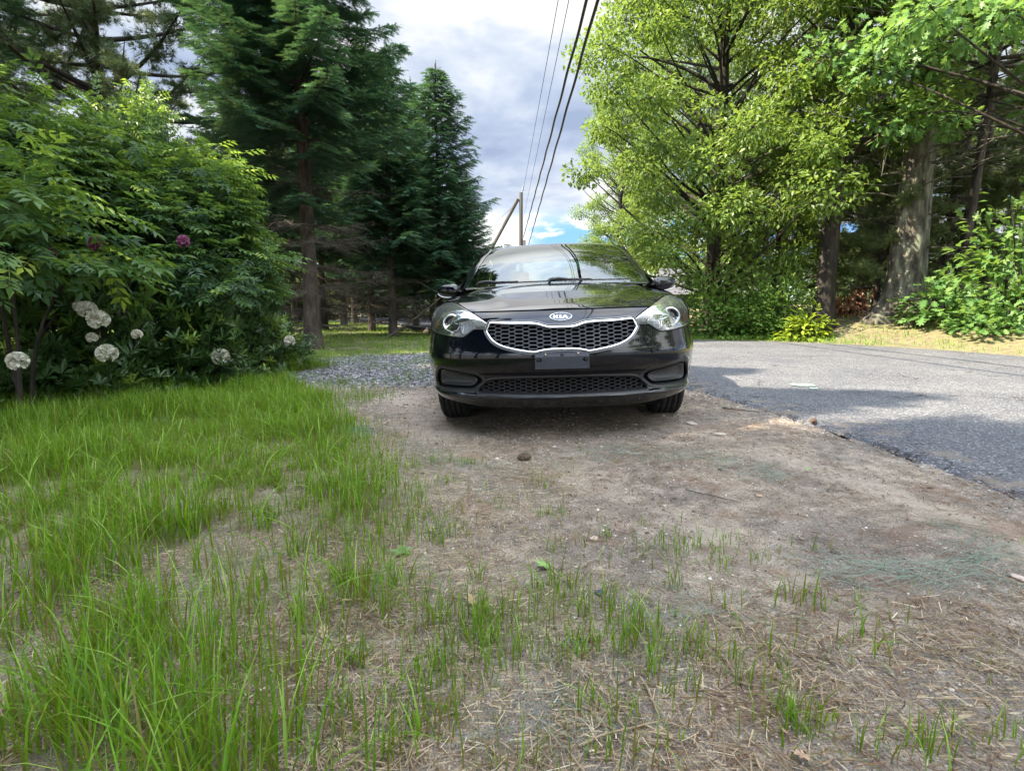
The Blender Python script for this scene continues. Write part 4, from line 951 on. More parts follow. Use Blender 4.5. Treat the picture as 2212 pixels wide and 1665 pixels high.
def pine(label, seed, h, r0, zl, R0, mat, bark=bark_d, loc=(0, 0, 0), group=None, tufts=26, lean=(0, 0), dead=8, flare=.5, ts=.13, step=.55, name='pine_tree', ks=14):
    rg_ = np.random.RandomState(seed); root = empty(name, label, 'tree', loc, 0, group)
    P = trunk_pts(h, lean, .10, seed); mt = MB(); trunk_mesh(mt, P, r0, r0*.15, flare, ks, seed); ml = MB(); z_ = zl
    def bp(z0): return np.array((np.interp(z0, P[:, 2], P[:, 0]), np.interp(z0, P[:, 2], P[:, 1]), z0))
    while z_ < h-.3:
        s_ = (z_-zl)/(h-zl); nb = rg_.randint(3, 6); a0 = rg_.rand()*6.3
        for k in range(nb):
            az = a0+k*6.283/nb+rg_.randn()*.3; L = R0*(1-s_**1.6*.8)*rg_.uniform(.6, 1.15); up_ = rg_.uniform(.0, .45)+.4*s_
            B = bez(bp(z_), bp(z_)+np.array((cos(az)*L, sin(az)*L, L*up_)), (rg_.randn()*.1*L, rg_.randn()*.1*L, -.12*L), 9); mt.tube(B, np.linspace(.015+.013*L, .006, 9), 5)
            nt = int(tufts*L/2.5)
            for q in range(nt):
                ts_ = .3+.7*rg_.rand()**.8; o = B[min(int(ts_*8), 8)]; sd_ = rg_.randn(3)*np.array((1, 1, .35)); sd_ /= np.linalg.norm(sd_)+1e-6; e = o+sd_*rg_.uniform(.15, .55)*(1.1-ts_*.5)
                mt.tube([o, (o+e)/2+(0, 0, .02), e], [.007, .005, .003], 3)
                n = 9; PPp = o+(e-o)*rg_.uniform(.35, 1.05, (n, 1))+rg_.randn(n, 3)*.05; D = sd_+rg_.randn(n, 3)*.45+np.array((0, 0, .25))
                ml.scatter(PTUFT, PTUFT_F, PPp, frames(D, rnd_dirs(rg_, n)), ts*(.8+.5*rg_.rand(n)), np.clip(.45+.2*rg_.randn(n), 0, 1))
        z_ += step*rg_.uniform(.7, 1.2)
    for k in range(dead):
        z0 = rg_.uniform(min(1.2, zl*.5), zl*1.1); az = rg_.rand()*6.3; L = R0*rg_.uniform(.3, .8)
        B = bez(bp(z0), bp(z0)+np.array((cos(az)*L, sin(az)*L, L*rg_.uniform(-.2, .3))), rg_.randn(3)*.15*L, 7); mt.tube(B, np.linspace(.018, .004, 7), 4)
        for _ in range(5): o = B[rg_.randint(2, 7)]; mt.tube([o, o+rg_.randn(3)*.25], [.006, .002], 3)
    mt.done('trunk', bark, root)
    if ml.n: ml.done('crown', mat, root, smooth=False)
    return root

def G3(x, y, dz=0.): return (x, y, float(gz(np.array([x]), np.array([y]))[0])+dz)
def pxx(px, Y): return (px-1106)/FPX*Y
Rz = np.random.RandomState(11)

# ---- left: the spruce plantation
gsp = 'spruces of the plantation on the left'
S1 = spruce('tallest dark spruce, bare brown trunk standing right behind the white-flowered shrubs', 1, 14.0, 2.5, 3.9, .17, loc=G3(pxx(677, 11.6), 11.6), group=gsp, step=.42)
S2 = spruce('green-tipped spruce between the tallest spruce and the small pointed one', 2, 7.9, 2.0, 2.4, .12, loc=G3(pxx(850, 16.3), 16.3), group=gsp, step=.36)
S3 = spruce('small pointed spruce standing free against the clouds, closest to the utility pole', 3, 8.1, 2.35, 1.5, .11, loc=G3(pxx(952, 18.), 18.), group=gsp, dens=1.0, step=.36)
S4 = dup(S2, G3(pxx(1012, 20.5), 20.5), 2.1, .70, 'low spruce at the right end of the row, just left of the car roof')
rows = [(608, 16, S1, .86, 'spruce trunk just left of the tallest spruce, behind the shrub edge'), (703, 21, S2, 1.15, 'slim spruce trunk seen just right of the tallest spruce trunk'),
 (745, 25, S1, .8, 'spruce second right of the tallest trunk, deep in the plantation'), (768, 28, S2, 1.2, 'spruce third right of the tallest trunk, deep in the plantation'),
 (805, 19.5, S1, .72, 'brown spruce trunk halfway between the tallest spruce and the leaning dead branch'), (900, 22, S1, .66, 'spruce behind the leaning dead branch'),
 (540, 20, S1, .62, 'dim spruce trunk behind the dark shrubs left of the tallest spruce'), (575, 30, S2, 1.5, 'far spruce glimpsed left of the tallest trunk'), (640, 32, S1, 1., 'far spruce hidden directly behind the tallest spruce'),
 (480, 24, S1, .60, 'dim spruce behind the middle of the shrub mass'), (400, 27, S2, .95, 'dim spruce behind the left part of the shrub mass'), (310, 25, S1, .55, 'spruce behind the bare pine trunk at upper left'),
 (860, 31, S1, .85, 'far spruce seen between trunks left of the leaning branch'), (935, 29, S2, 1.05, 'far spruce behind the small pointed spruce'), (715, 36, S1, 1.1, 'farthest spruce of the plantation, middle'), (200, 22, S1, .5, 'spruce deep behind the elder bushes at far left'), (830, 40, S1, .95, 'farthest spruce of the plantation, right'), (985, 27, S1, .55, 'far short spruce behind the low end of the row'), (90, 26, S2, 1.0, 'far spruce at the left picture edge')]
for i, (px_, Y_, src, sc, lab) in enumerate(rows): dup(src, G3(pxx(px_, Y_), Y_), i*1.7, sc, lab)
L1p = pine('tall white pine with upswept bare limbs behind the elder bushes at upper left', 21, 15, .17, 2.6, 4.2, pine_l, loc=G3(pxx(275, 12.5), 12.5), tufts=34, dead=6)
dup(L1p, G3(pxx(60, 14.5), 14.5), 2.2, 1.0, 'white pine at the far left corner, blurred boughs against the sky')

# ---- left: elder bushes (compound leaves)
def bush(name, label, cat, seed, dims, T, TF, size, n, mat, loc, group=None, stems=9, droop=.2, shell=.55, bark=bark_d, rbias=0., upn=1.1, z0=0., hrand=.22, clus=0):
    rg_ = np.random.RandomState(seed); root = empty(name, label, cat, loc, 0, group); mt = MB(); ml = MB(); rx, ry, h = dims
    for k in range(stems):
        a = rg_.rand()*6.28; q = rg_.rand()**.5*.85; e = np.array((cos(a)*q*rx, sin(a)*q*ry, h*rg_.uniform(.6, .98)*(1-.35*q*q)))
        mt.tube(bez((cos(a)*.12*rx, sin(a)*.12*ry, -.05), e, (rg_.randn()*.12, rg_.randn()*.12, .12*h)), np.linspace(.020, .006, 8), 5)
    N_ = n; d = rnd_dirs(rg_, N_); d[:, 2] = np.abs(d[:, 2])*1.05-.12; d /= np.linalg.norm(d, axis=1)[:, None]
    lump = .62+.62*vn(np.arctan2(d[:, 1], d[:, 0])*2.2+seed, d[:, 2]*4, 1., seed)+.10*vn(np.arctan2(d[:, 1], d[:, 0])*6+seed, d[:, 2]*9, 1., seed+5)
    rad = (shell+(1-shell)*rg_.rand(N_)**.6)*lump
    P = d*rad[:, None]*np.array((rx, ry, h-z0)); P[:, 2] = np.maximum(P[:, 2], -.12+.1*rg_.randn(N_)) + z0; P[:, 2] = np.maximum(P[:, 2], .03)
    if clus:
        ci = rg_.randint(0, clus, N_); off = rnd_dirs(rg_, N_)*(rg_.rand(N_)**.5)[:, None]*np.array((.30, .30, .13)); d = d[ci]; P = P[ci]+off; rad = rad[ci]; lump = lump[ci]; P[:, 2] = np.maximum(P[:, 2], .05)
        D = off*3+d*np.array((1, 1, .3))*.5+rnd_dirs(rg_, N_)*.3; D[:, 2] -= droop
    else: D = d*np.array((1, 1, .45))+rnd_dirs(rg_, N_)*.55; D[:, 2] -= droop
    Nn = rnd_dirs(rg_, N_)*.45+d*.5; Nn[:, 2] += upn
    hv = np.clip(.36+hrand*rg_.randn(N_)+.22*(rad/lump-.75)*2+.16*d[:, 2]+rbias, 0, 1)
    ml.scatter(T, TF, P, frames(D, Nn), size*(.7+.55*rg_.rand(N_)), hv)
    mt.done('stems', bark, root); ml.done('foliage', mat, root, smooth=False); return root
ge = 'elder bushes in the hedge on the left'
E1 = bush('elder_bush', 'leafy elder bush in the middle of the hedge with a raised tip of yellow-green leaves', 'bush', 41, (1.2, 1.0, 2.8), COMP, COMP_F, .215, 3500, elder_l, G3(pxx(385, 6.6), 6.6), ge, z0=1.15, clus=150, shell=.5)
dup(E1, G3(pxx(0, 5.6), 5.6), 2.0, (1.15, 1.0, 1.10), 'tallest elder bush filling the left picture edge')
dup(E1, G3(pxx(175, 6.1), 6.2), 4.1, (1.15, 1, 1.03), 'elder bush second from the left picture edge, left of the raised yellow tip')
dup(E1, G3(pxx(425, 7.5), 7.5), 1.2, (.68, .9, 1.02), 'elder bush at the right end of the hedge, beside the spruce trunk')
dup(E1, G3(pxx(520, 8.0), 8.0), 3.2, (.46, .6, .74), 'low elder bush drooping beside the tallest spruce trunk')
dup(E1, G3(pxx(330, 6.9), 7.0), 5.2, (.6, .6, 1.24), 'narrow elder bush whose sunlit yellow tips rise above the hedge')
E2 = bush('elder_bush', 'nearest elder bush with large pale leaflets at left edge', 'bush', 43, (.75, .6, 2.1), COMP, COMP_F, .28, 480, elder_l, G3(pxx(20, 4.3), 4.3), ge, stems=3, rbias=.12, shell=.5, z0=1.2, clus=45)
# ---- left: rhododendrons with their flower heads
gr_ = 'rhododendrons along the foot of the hedge'
RH = []
RD = [('rhododendron_bush', 'dark rhododendron at the left edge with one cream flower head low down', (pxx(30, 4.9), 4.95), (.95, .75, 1.35)),
      ('rhododendron_bush', 'dark rhododendron carrying the big double cream flower head and several smaller ones', (pxx(225, 5.4), 5.5), (.95, .75, 1.35)),
      ('rhododendron_bush', 'dark rhododendron with light green upright shoots and no flowers, middle of the hedge foot', (pxx(385, 5.9), 6.1), (.8, .7, 1.25)),
      ('rhododendron_bush', 'dark rhododendron with one white flower head at its right foot near the tall grass', (pxx(470, 6.7), 6.9), (.8, .7, 1.15)),
      ('rhododendron_bush', 'low rhododendron by the spruce trunk with one white flower head on its right side', (pxx(560, 7.6), 7.8), (.68, .7, .85))]
R0_ = bush('rhododendron_bush', RD[0][1], 'bush', 51, (1, 1, 1), WHORL, WHORL_F, .145, 620, rhodo_l, (0, 0, 0), gr_, stems=10, shell=.5, droop=0, upn=.9)
# whorls face outward: rebuild directions by using normals as axis is already mixed
for i, (nm, lab, (x_, y_), dm) in enumerate(RD):
    o = R0_ if i == 0 else dup(R0_, rz=i*1.3, label=lab)
    o.location = G3(x_, y_); o.scale = dm; RH.append((o, x_, y_, dm))
petal_w = leafy('petal_white', [(0, (.45, .43, .33)), (.5, (.66, .65, .57)), (1, (.84, .84, .80))], .3, (.9, .9, .8), rough=.6)
petal_p = leafy('petal_pink', [(0, (.18, .06, .12)), (1, (.36, .15, .26))], .3, (.8, .2, .5), rough=.6)
def flower(seed, r, mat, flat=.8):
    rg_ = np.random.RandomState(seed); mb = MB(); nf = 18
    for k in range(nf):
        zf = 1-1.75*(k+.5)/nf; a = k*2.399; d = np.array((cos(a)*sqrt(max(0, 1-zf*zf)), sin(a)*sqrt(max(0, 1-zf*zf)), zf)); d += rg_.randn(3)*.08; d /= np.linalg.norm(d)
        o = d*r*.45; u = np.cross(d, (0.3, .1, 1)); u /= np.linalg.norm(u); v = np.cross(d, u)
        for j in range(5):
            b = j*2*pi/5+rg_.rand()*.3; e = u*cos(b)+v*sin(b); f = np.cross(d, e); c0 = o; c1 = o+d*r*.45+e*r*.16-f*r*.16; c2 = o+d*r*.55+e*r*.42-f*r*.20; c3 = o+d*r*.50+e*r*.50; c4 = o+d*r*.55+e*r*.42+f*r*.20; c5 = o+d*r*.45+e*r*.16+f*r*.16
            mb.add([c0, c1, c2, c3, c4, c5], [(0, 1, 2, 3), (0, 3, 4, 5)], rg_.rand())
    return mb
flo = []
for i, (px_, py_, Yf, r_, rb, kind) in enumerate([(38, 780, 3.95, .075, 0, 'w'), (188, 668, 4.55, .075, 1, 'w'), (212, 690, 4.5, .085, 1, 'w'), (172, 662, 4.6, .05, 1, 'w'), (199, 729, 4.52, .045, 1, 'w'), (231, 763, 4.5, .082, 1, 'w'), (296, 722, 4.65, .045, 1, 'w'), (477, 771, 5.75, .095, 3, 'w'), (625, 736, 7.0, .075, 4, 'w')]):
    o, x_, y_, dm = RH[rb]; p = at(px_, py_, Yf); f = flower(60+i, r_*.86, petal_w).done('flower_head', petal_w, None, smooth=False)
    f.parent = o; ML = Matrix.LocRotScale(o.location, o.rotation_euler, o.scale).inverted(); f.matrix_local = ML@Matrix.Translation(Vector(p))
for i, (px_, py_, Yf, r_) in enumerate([(97, 556, 4.4, .05), (207, 525, 4.7, .06), (396, 522, 5.6, .06), (112, 545, 4.5, .035)]):
    o, x_, y_, dm = RH[min(i, 2) if i < 3 else 0]; p = at(px_, py_, Yf); f = flower(80+i, r_, petal_p).done('flower_head', petal_p, None, smooth=False); f['label'] = 'pink flower head'
    f.parent = o; ML = Matrix.LocRotScale(o.location, o.rotation_euler, o.scale).inverted(); f.matrix_local = ML@Matrix.Translation(Vector(p))
# ---- right: oaks, pines and undergrowth beyond the road
OA = broad_tree('big oak with bright yellow-green crown bordering the gap of sky', 101, 15.5, .20, (1.2, lambda s, a: 3.75*(1-.5*max(0, s-.75))*(.84+.16*sin(pi*min(1, s*1.6)))), 172, oak_l, .125, 640, loc=G3(5.35, 15.0), cr=(.42, .95), dmin=.76, flat=.58, limb=.0115)
OB = broad_tree('dark straight oak trunk wrapped in leafy sprouts at the foot of the bank', 102, 14, .21, (3.3, lambda s, a: 2.4*(.55+.45*sin(pi*s))), 80, oak_l, .12, 560, loc=G3(7.12, 12.7), cr=(.45, .8), dmin=.8, flare=.35)
OD = broad_tree('oak beyond the right picture edge whose leafy boughs hang across the upper right corner', 103, 11.5, .2, (3.9, lambda s, a: 5.2*(.65+.35*sin(pi*s))), 130, oak_n, .17, 240, OAK, OAK_F, limb=.005, loc=G3(9.6, 9.6), cr=(.45, .8), dmin=.8)
BIGP = pine('great lichen-covered pine trunk with flared foot and dead limbs', 110, 17, .37, 6.2, 4.0, pine_r, bark_l, G3(8.75, 12.4), lean=(.1, .2), dead=34, flare=.85, tufts=16, step=.8, ks=22)
PR1 = pine('slim leaning pine trunk just right of the great lichened trunk', 111, 14, .13, 5.2, 2.8, pine_r, bark_b, G3(pxx(2050, 14), 14), lean=(1.0, .2), dead=22, tufts=18, step=.7, flare=.2, group='slim pines at right')
dup(PR1, G3(pxx(2115, 16), 16), 1.9, 1.1, 'second slim pine right of the great trunk'); dup(PR1, G3(pxx(2190, 15), 15), 3.6, 1.0, 'slim pine trunk nearest the right picture edge')
dup(PR1, G3(pxx(2010, 18), 18), 5.0, 1.2, 'slim pine half hidden behind the great lichened trunk'); dup(PR1, G3(pxx(1850, 17), 17), .7, 1.1, 'slim pine between the dark oak trunk and the great trunk')
dup(PR1, G3(pxx(1690, 20), 20), 2.7, 1.15, 'slim pine left of the dark oak trunk, seen through leaves')
PF = pine('bushy low pine with soft sunlit needles between the oak and the dark trunk', 112, 6.5, .09, .9, 1.9, pine_r, bark_b, G3(pxx(1665, 15.5), 15.5), dead=2, tufts=36, step=.42, flare=.2, group='young pines under the tall trees')
dup(PF, G3(pxx(1880, 15), 15), 1.4, .85, 'young pine directly left of the great lichened trunk'); dup(PF, G3(pxx(2020, 15.5), 15.5), 3.4, .95, 'young pine right behind the great lichened trunk')
dup(PF, G3(pxx(2150, 18), 18), 5.1, 1.2, 'young pine deep behind the oak sapling'); dup(PF, G3(pxx(1780, 19), 19), 2.2, 1.3, 'young pine behind the dark straight oak trunk')
dup(PF, G3(pxx(1940, 21), 21), .6, 1.5, 'young pine deep in the woods left of the slim pines'); dup(PF, G3(pxx(2240, 14), 14), 4.4, 1.0, 'young pine at the right picture edge')
BGl = ['background oak behind the left oak crown', 'background oak deep in the middle of the woods', 'background oak high behind the slim pines', 'background oak at the far right of the woods', 'background oak low behind the car, right of the pole', 'background oak far behind the roadside bushes']
for i, (x_, y_, sc) in enumerate([(9, 28, .95), (22, 26, 1.1), (26, 20, 1.15), (30, 30, 1.2), (6.2, 33, .8), (14, 36, .9)]):
    dup(OA if i % 2 == 0 else OB, G3(x_, y_), i*1.1+.4, sc, BGl[i])
dup(PF, G3(pxx(1885, 13.2), 13.2), 2.9, .78, 'young pine whose soft needles cover the left flank of the great trunk')
# roadside bushes
gb = 'leafy bushes on the far side of the road'
B1 = bush('roadside_bush', 'broad-leaved bush by the bend, close to the right headlight of the car', 'bush', 121, (1.15, .9, 1.55), LEAF, LEAF_F, .15, 2300, broad_l, G3(pxx(1545, 13.5), 13.5), gb, shell=.35)
dup(B1, G3(pxx(1622, 13.1), 13.1), 1.5, (.75, .85, .80), 'broad-leaved bush in front of the blue house, second right of the car'); dup(B1, G3(pxx(1688, 12.9), 12.9), 3.5, (.62, .6, 1.15), 'tall broad-leaved bush left of the dark oak trunk')
dup(B1, G3(pxx(1590, 19), 19), 2.8, (1.3, 1, 1.5), 'bush behind the first roadside bush')
B2 = bush('lime_bush', 'low yellow-green vine bush around the foot of the dark oak trunk', 'bush', 122, (.62, .4, .62), LEAF, LEAF_F, .17, 420, lime_l, G3(pxx(1738, 12.2), 12.2), None, shell=.4, stems=5)
B3 = bush('oak_sapling', 'spreading oak sapling with big blue-green lobed leaves in front of the great trunk', 'bush', 123, (1.15, .9, 1.05), OAK, OAK_F, .23, 420, oak_n, G3(pxx(2035, 11.6), 11.6), 'oak saplings on the bank', shell=.35, stems=6)
dup(B3, G3(pxx(2150, 11), 11), 2.2, (1.0, 1, 2.3), 'tall oak sapling rising along the right picture edge'); dup(B3, G3(pxx(2110, 10.6), 10.6), 4.2, (.85, .6, .62), 'low oak sapling spreading over the dark hollow near the road')
dup(B3, G3(pxx(2215, 10.2), 10.2), .9, (.6, .6, 1.7), 'oak sapling cut off by the right picture edge')
B4 = bush('beech_sapling', 'sapling with large plain light green leaves above the oak sapling', 'bush', 124, (1.25, .8, 2.6), LEAF, LEAF_F, .17, 380, broad_l, G3(pxx(2200, 10.6), 10.6), None, shell=.45, stems=6, rbias=-.35, z0=.9)
B5 = bush('dead_leaf_bush', 'withered bush of drooping brown leaves between the two big trunks', 'bush', 125, (.42, .3, .80), LEAF, LEAF_F, .13, 330, dead_l, G3(pxx(1838, 13.6), 13.6), None, shell=.3, droop=1.2, stems=6)
dup(B5, G3(pxx(1805, 14.0), 14.0), 2., (.6, .6, .75), 'smaller withered brown bush left of the larger one')
# sunlit ground plants scattered over the bank
# great root trunk at the right edge
tr = broad_tree('thick brown trunk cut off by the right picture edge', 130, 12, .30, (6.5, lambda s, a: 3.0), 24, oak_l, .15, 300, loc=G3(10.45, 10.9), flare=.7)
# unseen trees: left spruces added to shade verge and hedge, others show in paintwork
for i, (src, x_, y_, sc, lab) in enumerate([(S1, -8.3, 4.6, .90, 'unseen spruce behind the elder bushes at the left, added for shade'), (S1, -11.6, 10.6, 1.15, 'tall unseen spruce beyond the left picture edge, added for shade'), (S1, -9.6, 7.6, .90, 'unseen spruce farther left of the hedge, added for shade'), (S1, -6.2, .9, 1.0, 'unseen spruce left of where the picture ends, added for shade'), (S1, -6.8, 2.9, .83, 'unseen spruce left of the near grass, added for shade'),
    (S1, -6, -1.6, 1.1, 'unseen spruce behind the viewer on the left, added for shade'), (S1, -5.5, -4.6, 1.1, 'unseen spruce farther behind the viewer on the left, added for shade'), (OB, -3, -9, 1.0, 'oak behind the viewer'), (OA, 11.5, -6, 1.0, 'oak across the road behind the viewer'), (OB, 12.5, 1.5, .95, 'oak across the road level with the viewer'), (S1, 1.5, -14, 1.2, 'spruce far behind the viewer'), (OA, 6, -20, 1.2, 'oak down the road behind the viewer')]):
    dup(src, G3(x_, y_), i*2.1, sc, lab)
far_m = leafy('far_foliage', [(0, (.03, .05, .02)), (.5, (.06, .09, .03)), (1, (.11, .15, .045))], .2)
mb = MB(); rg2 = np.random.RandomState(5)
for i in range(420):
    a = rg2.uniform(-1.0, 1.0); d_ = rg2.uniform(46, 66); hz_ = rg2.uniform(0, 7. if abs(a-.04) > .12 else 1.8)*rg2.rand()**.5
    fill_clump(mb, rg2, np.array((sin(a)*d_, cos(a)*d_, hz_)), rg2.uniform(1.6, 2.6), 150, .55, LEAF, LEAF_F)
for i in range(150):
    a = rg2.uniform(-.85, -.10); d_ = rg2.uniform(36, 44); fill_clump(mb, rg2, np.array((sin(a)*d_, cos(a)*d_, rg2.uniform(.3, 3.6))), rg2.uniform(1.2, 1.9), 120, .42, LEAF, LEAF_F)
fw = mb.done('far_woods', far_m, smooth=False); tag(fw, 'distant mass of trees closing the view beyond the road and plantation', 'woods', kind='stuff')

# leaning dead branch
mb = MB(); A = at(833, 716, 15.3); A[2] = float(gz(A[:1], A[1:2])[0]); B = at(985, 612, 15.6); mb.tube(bez(A, B, (-.1, 0, -.25), 12), np.linspace(.045, .015, 12), 6)
for k in range(9):
    p = A+(B-A)*(.3+.07*k); mb.tube([p, p+np.array((Rz.randn()*.3, Rz.randn()*.2, Rz.rand()*.5))], [.012, .004], 4)
tag(mb.done('fallen_branch', twig_m), 'bare fallen branch leaning up from the grass at the plantation edge', 'branch')

# ---- utility pole, brace, wires
wood = noisy('pole_wood', [(.35, (.045, .040, .036)), (.6, (.085, .076, .067)), (.75, (.13, .118, .105))], 5, .9, .4, stretch=(1, 1, .12))
Yp = 40.; pt_ = at(1125.5, 416, Yp); bx_, bz_ = pt_[0], float(gz(np.array([pt_[0]]), np.array([Yp]))[0])
pole = empty('utility_pole', 'wooden utility pole rising behind the car with a slanted push brace', 'pole', (bx_, Yp, bz_))
def loc(p): return np.array(p)-np.array((bx_, Yp, bz_))
H_ = pt_[2]-bz_
mb = MB(); mb.tube([(0, 0, -.3), (0, 0, H_*.5), (0, 0, H_)], [.17, .15, .125], 14, cap=True); mb.done('post', wood, pole)
mb = MB(); mb.tube([loc(at(1119, 430, Yp)), loc(at(1078, 507, Yp)), loc(at(1030, 595, Yp)), loc(at(985, 690, Yp))], .125, 12, cap=True); mb.done('brace_post', wood, pole)
mb = MB(); mb.tube([(.05, -.1, H_-.02), (.12, -.1, H_+.18)], [.03, .03], 8, cap=True); mb.tube([(.12, -.1, H_+.12), (.12, -.1, H_+.36)], [.07, .05], 10, cap=True); mb.done('insulator', plain('insulator_grey', (.20, .21, .22), .4), pole)
mb = MB(); q0 = loc(at(1132, 527, Yp)); mb.tube([q0+(0, 0, -.45), q0+(0, 0, .25)], .12, 10, cap=True); mb.done('junction_can', plain('can_grey', (.20, .18, .16), .6), pole)
cable = plain('cable_black', (.012, .012, .014), .5)
def wire(p0, px1, r_, label, sag=0.0, dy=-30, twist=False):
    p0 = np.array(p0, float); D = ray(px1, 0)
    # the span passes over this direction at the height it keeps
    zt = p0[2]; Yq = (zt-CAMH)/D[2]*D[1]; q = at(px1, 0, Yq); d = (q-p0); s_ = np.linspace(0, (p0[1]-dy)/(p0[1]-q[1]), 60)
    P = p0+d*s_[:, None]; L = s_[-1]; f1 = 1./L
    sg_ = -sag*4*(s_/L)*(1-s_/L)+sag*4*f1*(1-f1)*(s_/L)*(1/f1 if False else 1)*0
    P[:, 2] += sg_*.0
    mb = MB()
    if twist:
        n = 400; s2 = np.linspace(0, s_[-1], n); Q = p0+d*s2[:, None]; ph = np.linspace(0, 150, n); o_ = np.stack([np.cos(ph), 0*ph, np.sin(ph)], 1)*r_*.25; mb.tube(Q+o_, r_, 6)
    else: mb.tube(P, r_, 6)
    tag(mb.done('overhead_wire', cable), label, 'wire', 'overhead wires strung from the pole along the road')
wire(at(1130, 413, Yp), 1206, .010, 'leftmost thin wire running from the very top of the pole')
wire(at(1131, 470, Yp), 1229, .008, 'faint thin wire between the top wire and the thick cables')
wire(at(1131, 512, Yp), 1268, .027, 'left one of the two thick black cables', twist=True)
wire(at(1140, 535, Yp), 1291, .024, 'right one of the two thick black cables', twist=True)
mb = MB(); mb.tube([at(1121, 435, Yp), at(1050, 500, Yp+4)], .012, 5); tag(mb.done('guy_wire', cable), 'thin guy wire slanting down left from the pole top', 'wire')

# ---- houses glimpsed through the leaves
def house(loc_, rz, dims, wallc, roofc, label):
    h = empty('house', label, 'house', loc_, rz); wx, wy, wz = dims
    mb = MB(); mb.box((0, 0, wz/2), dims); mb.add([(-wx/2, -wy/2, wz), (-wx/2, wy/2, wz), (-wx/2, 0, wz+wy*.32)], [(0, 1, 2)]); mb.add([(wx/2, -wy/2, wz), (wx/2, wy/2, wz), (wx/2, 0, wz+wy*.32)], [(0, 1, 2)])
    m_, t_ = MAT('siding'); wv_ = t_('TexWave', {'Vector': t_('TexCoord').outputs['Object'], 'Scale': 1.6}, bands_direction='Z', wave_profile='SAW')
    out(t_, t_('BsdfPrincipled', {'Base Color': (*wallc, 1), 'Roughness': .7, 'Normal': t_('Bump', {'Height': wv_, 'Strength': .5, 'Distance': .03})})); mb.done('wall', m_, h, smooth=False)
    mb = MB()
    for s in (-1, 1): mb.add([(-wx/2-.3, s*(wy/2+.35), wz-.1), (wx/2+.3, s*(wy/2+.35), wz-.1), (wx/2+.3, 0, wz+wy*.32+.08), (-wx/2-.3, 0, wz+wy*.32+.08)], [(0, 1, 2, 3)])
    mb.done('roof', noisy('shingles', [(.4, tuple(c*.7 for c in roofc)), (.6, roofc)], 6, .9), h, smooth=False)
    gm = plain('window_glass', (.03, .04, .05), .08, coat=1); wm = plain('window_white', (.7, .7, .7), .5)
    for x_ in (-wx*.32, 0, wx*.32):
        mb = MB(); mb.box((x_, -wy/2-.03, 1.5), (1.0, .05, 1.2)); wn = mb.done('window', wm, h, smooth=False); mb = MB(); mb.box((x_, -wy/2-.06, 1.5), (.84, .02, 1.04)); mb.done('pane', gm, wn, smooth=False)
house(G3(pxx(1560, 24), 25, -1.5), -.2, (4.5, 3.2, 2.1), (.36, .43, .60), (.10, .10, .12), 'pale blue sided house glimpsed through the bushes right of the car')
house(G3(pxx(395, 34), 34), .15, (9, 7, 2.8), (.66, .66, .74), (.14, .13, .14), 'pale house wall glimpsed low through the hedge on the left')
# ------------------------------------------------------------------ grass, straw, gravel and small things on the ground
def blades(P, H, Wd_, bend, az, col, tone, k=4):
    """P (n,3) roots; returns verts, quads, per-face value"""
    n = len(P); t_ = np.linspace(0, 1, k+1)[None, :, None]
    dx = np.stack([np.cos(az), np.sin(az), 0*az], 1)[:, None]; sx = np.stack([-np.sin(az), np.cos(az), 0*az], 1)[:, None]
    b = bend[:, None, None]; h = H[:, None, None]
    C_ = P[:, None]+dx*h*b*t_**2.2+np.array((0, 0, 1.))*h*(t_-.45*b*b*t_**3)
    wv_ = Wd_[:, None, None]*(1-t_**2.2)*.5*(.55+.45*np.minimum(1, t_*4))+.0002
    L = C_-sx*wv_; R = C_+sx*wv_; V = np.stack([L, R], 2).reshape(-1, 3)
    i = np.arange(n)[:, None]*(2*(k+1)); j = np.arange(k)[None]*2
    Fc = np.stack([i+j, i+j+1, i+j+3, i+j+2], -1).reshape(-1, 4)
    tt_ = (np.arange(k)+.5)/k; val = col[:, None]*1.0+tone*(tt_[None]-.5)
    return V, Fc, np.clip(val, 0, 1).ravel()
rg = np.random.RandomState(77)
def surf(x, y): 
    nr = sstep(14, 6, np.hypot(x, y)); z_ = gz(x, y); l = left_of_near(x, y)
    z_ = z_+np.where(l, (fbm(x, y, 1.3, 5)-.5)*.05*nr*sstep(0, .5, dist_poly(x, y, NEAR))+(fbm(x, y, 9, 9)-.5)*.022*nr, 0)
    return z_
def sample_grass(n, box, dens):
    x = rg.uniform(box[0], box[1], n); y = rg.uniform(box[2], box[3], n); d = dens(x, y); k = rg.rand(n) < d; return x[k], y[k], d[k]
def gdens(x, y):
    # tufted stand: thick away from the track, thinning to bare straw at its edge
    a = soft(x, y, GRASS, .18); nz_ = fbm(x, y, 2.6, 91); n2_ = vn(x, y, 9, 93); far_ = sstep(1.9, 3.6, y)
    th = sstep(.38-.20*far_, .56-.15*far_, nz_)
    lf = sstep(-.25, -.8, x)*.06
    return a*(.22+.78*th)*(.11+.89*sstep(.40-lf, .62-lf, n2_+.20*far_))*.66*sstep(.35, .8, y+0*x)
mbg = MB()
def put(x, y, H, Wd_, bend, col, tone=.35, k=4, az=None, z=None):
    P = np.stack([x, y, (surf(x, y) if z is None else z)-.004], 1)
    V, Fc, r_ = blades(P, H, Wd_, bend, rg.rand(len(x))*2*pi if az is None else az, col, tone, k); mbg.add(V, Fc, r_)
x, y, d = sample_grass(300000, (-7, .05, .35, 6.6), gdens)
vis = np.abs(x) < y*1.0+.35; x, y, d = x[vis], y[vis], d[vis]
hh_ = (.085+.055*sstep(2.6, 1.2, y)+.13*sstep(.35, .72, fbm(x, y, 1.6, 97)))*rg.uniform(.45, 1.25, len(x))
print('grass near', len(x))
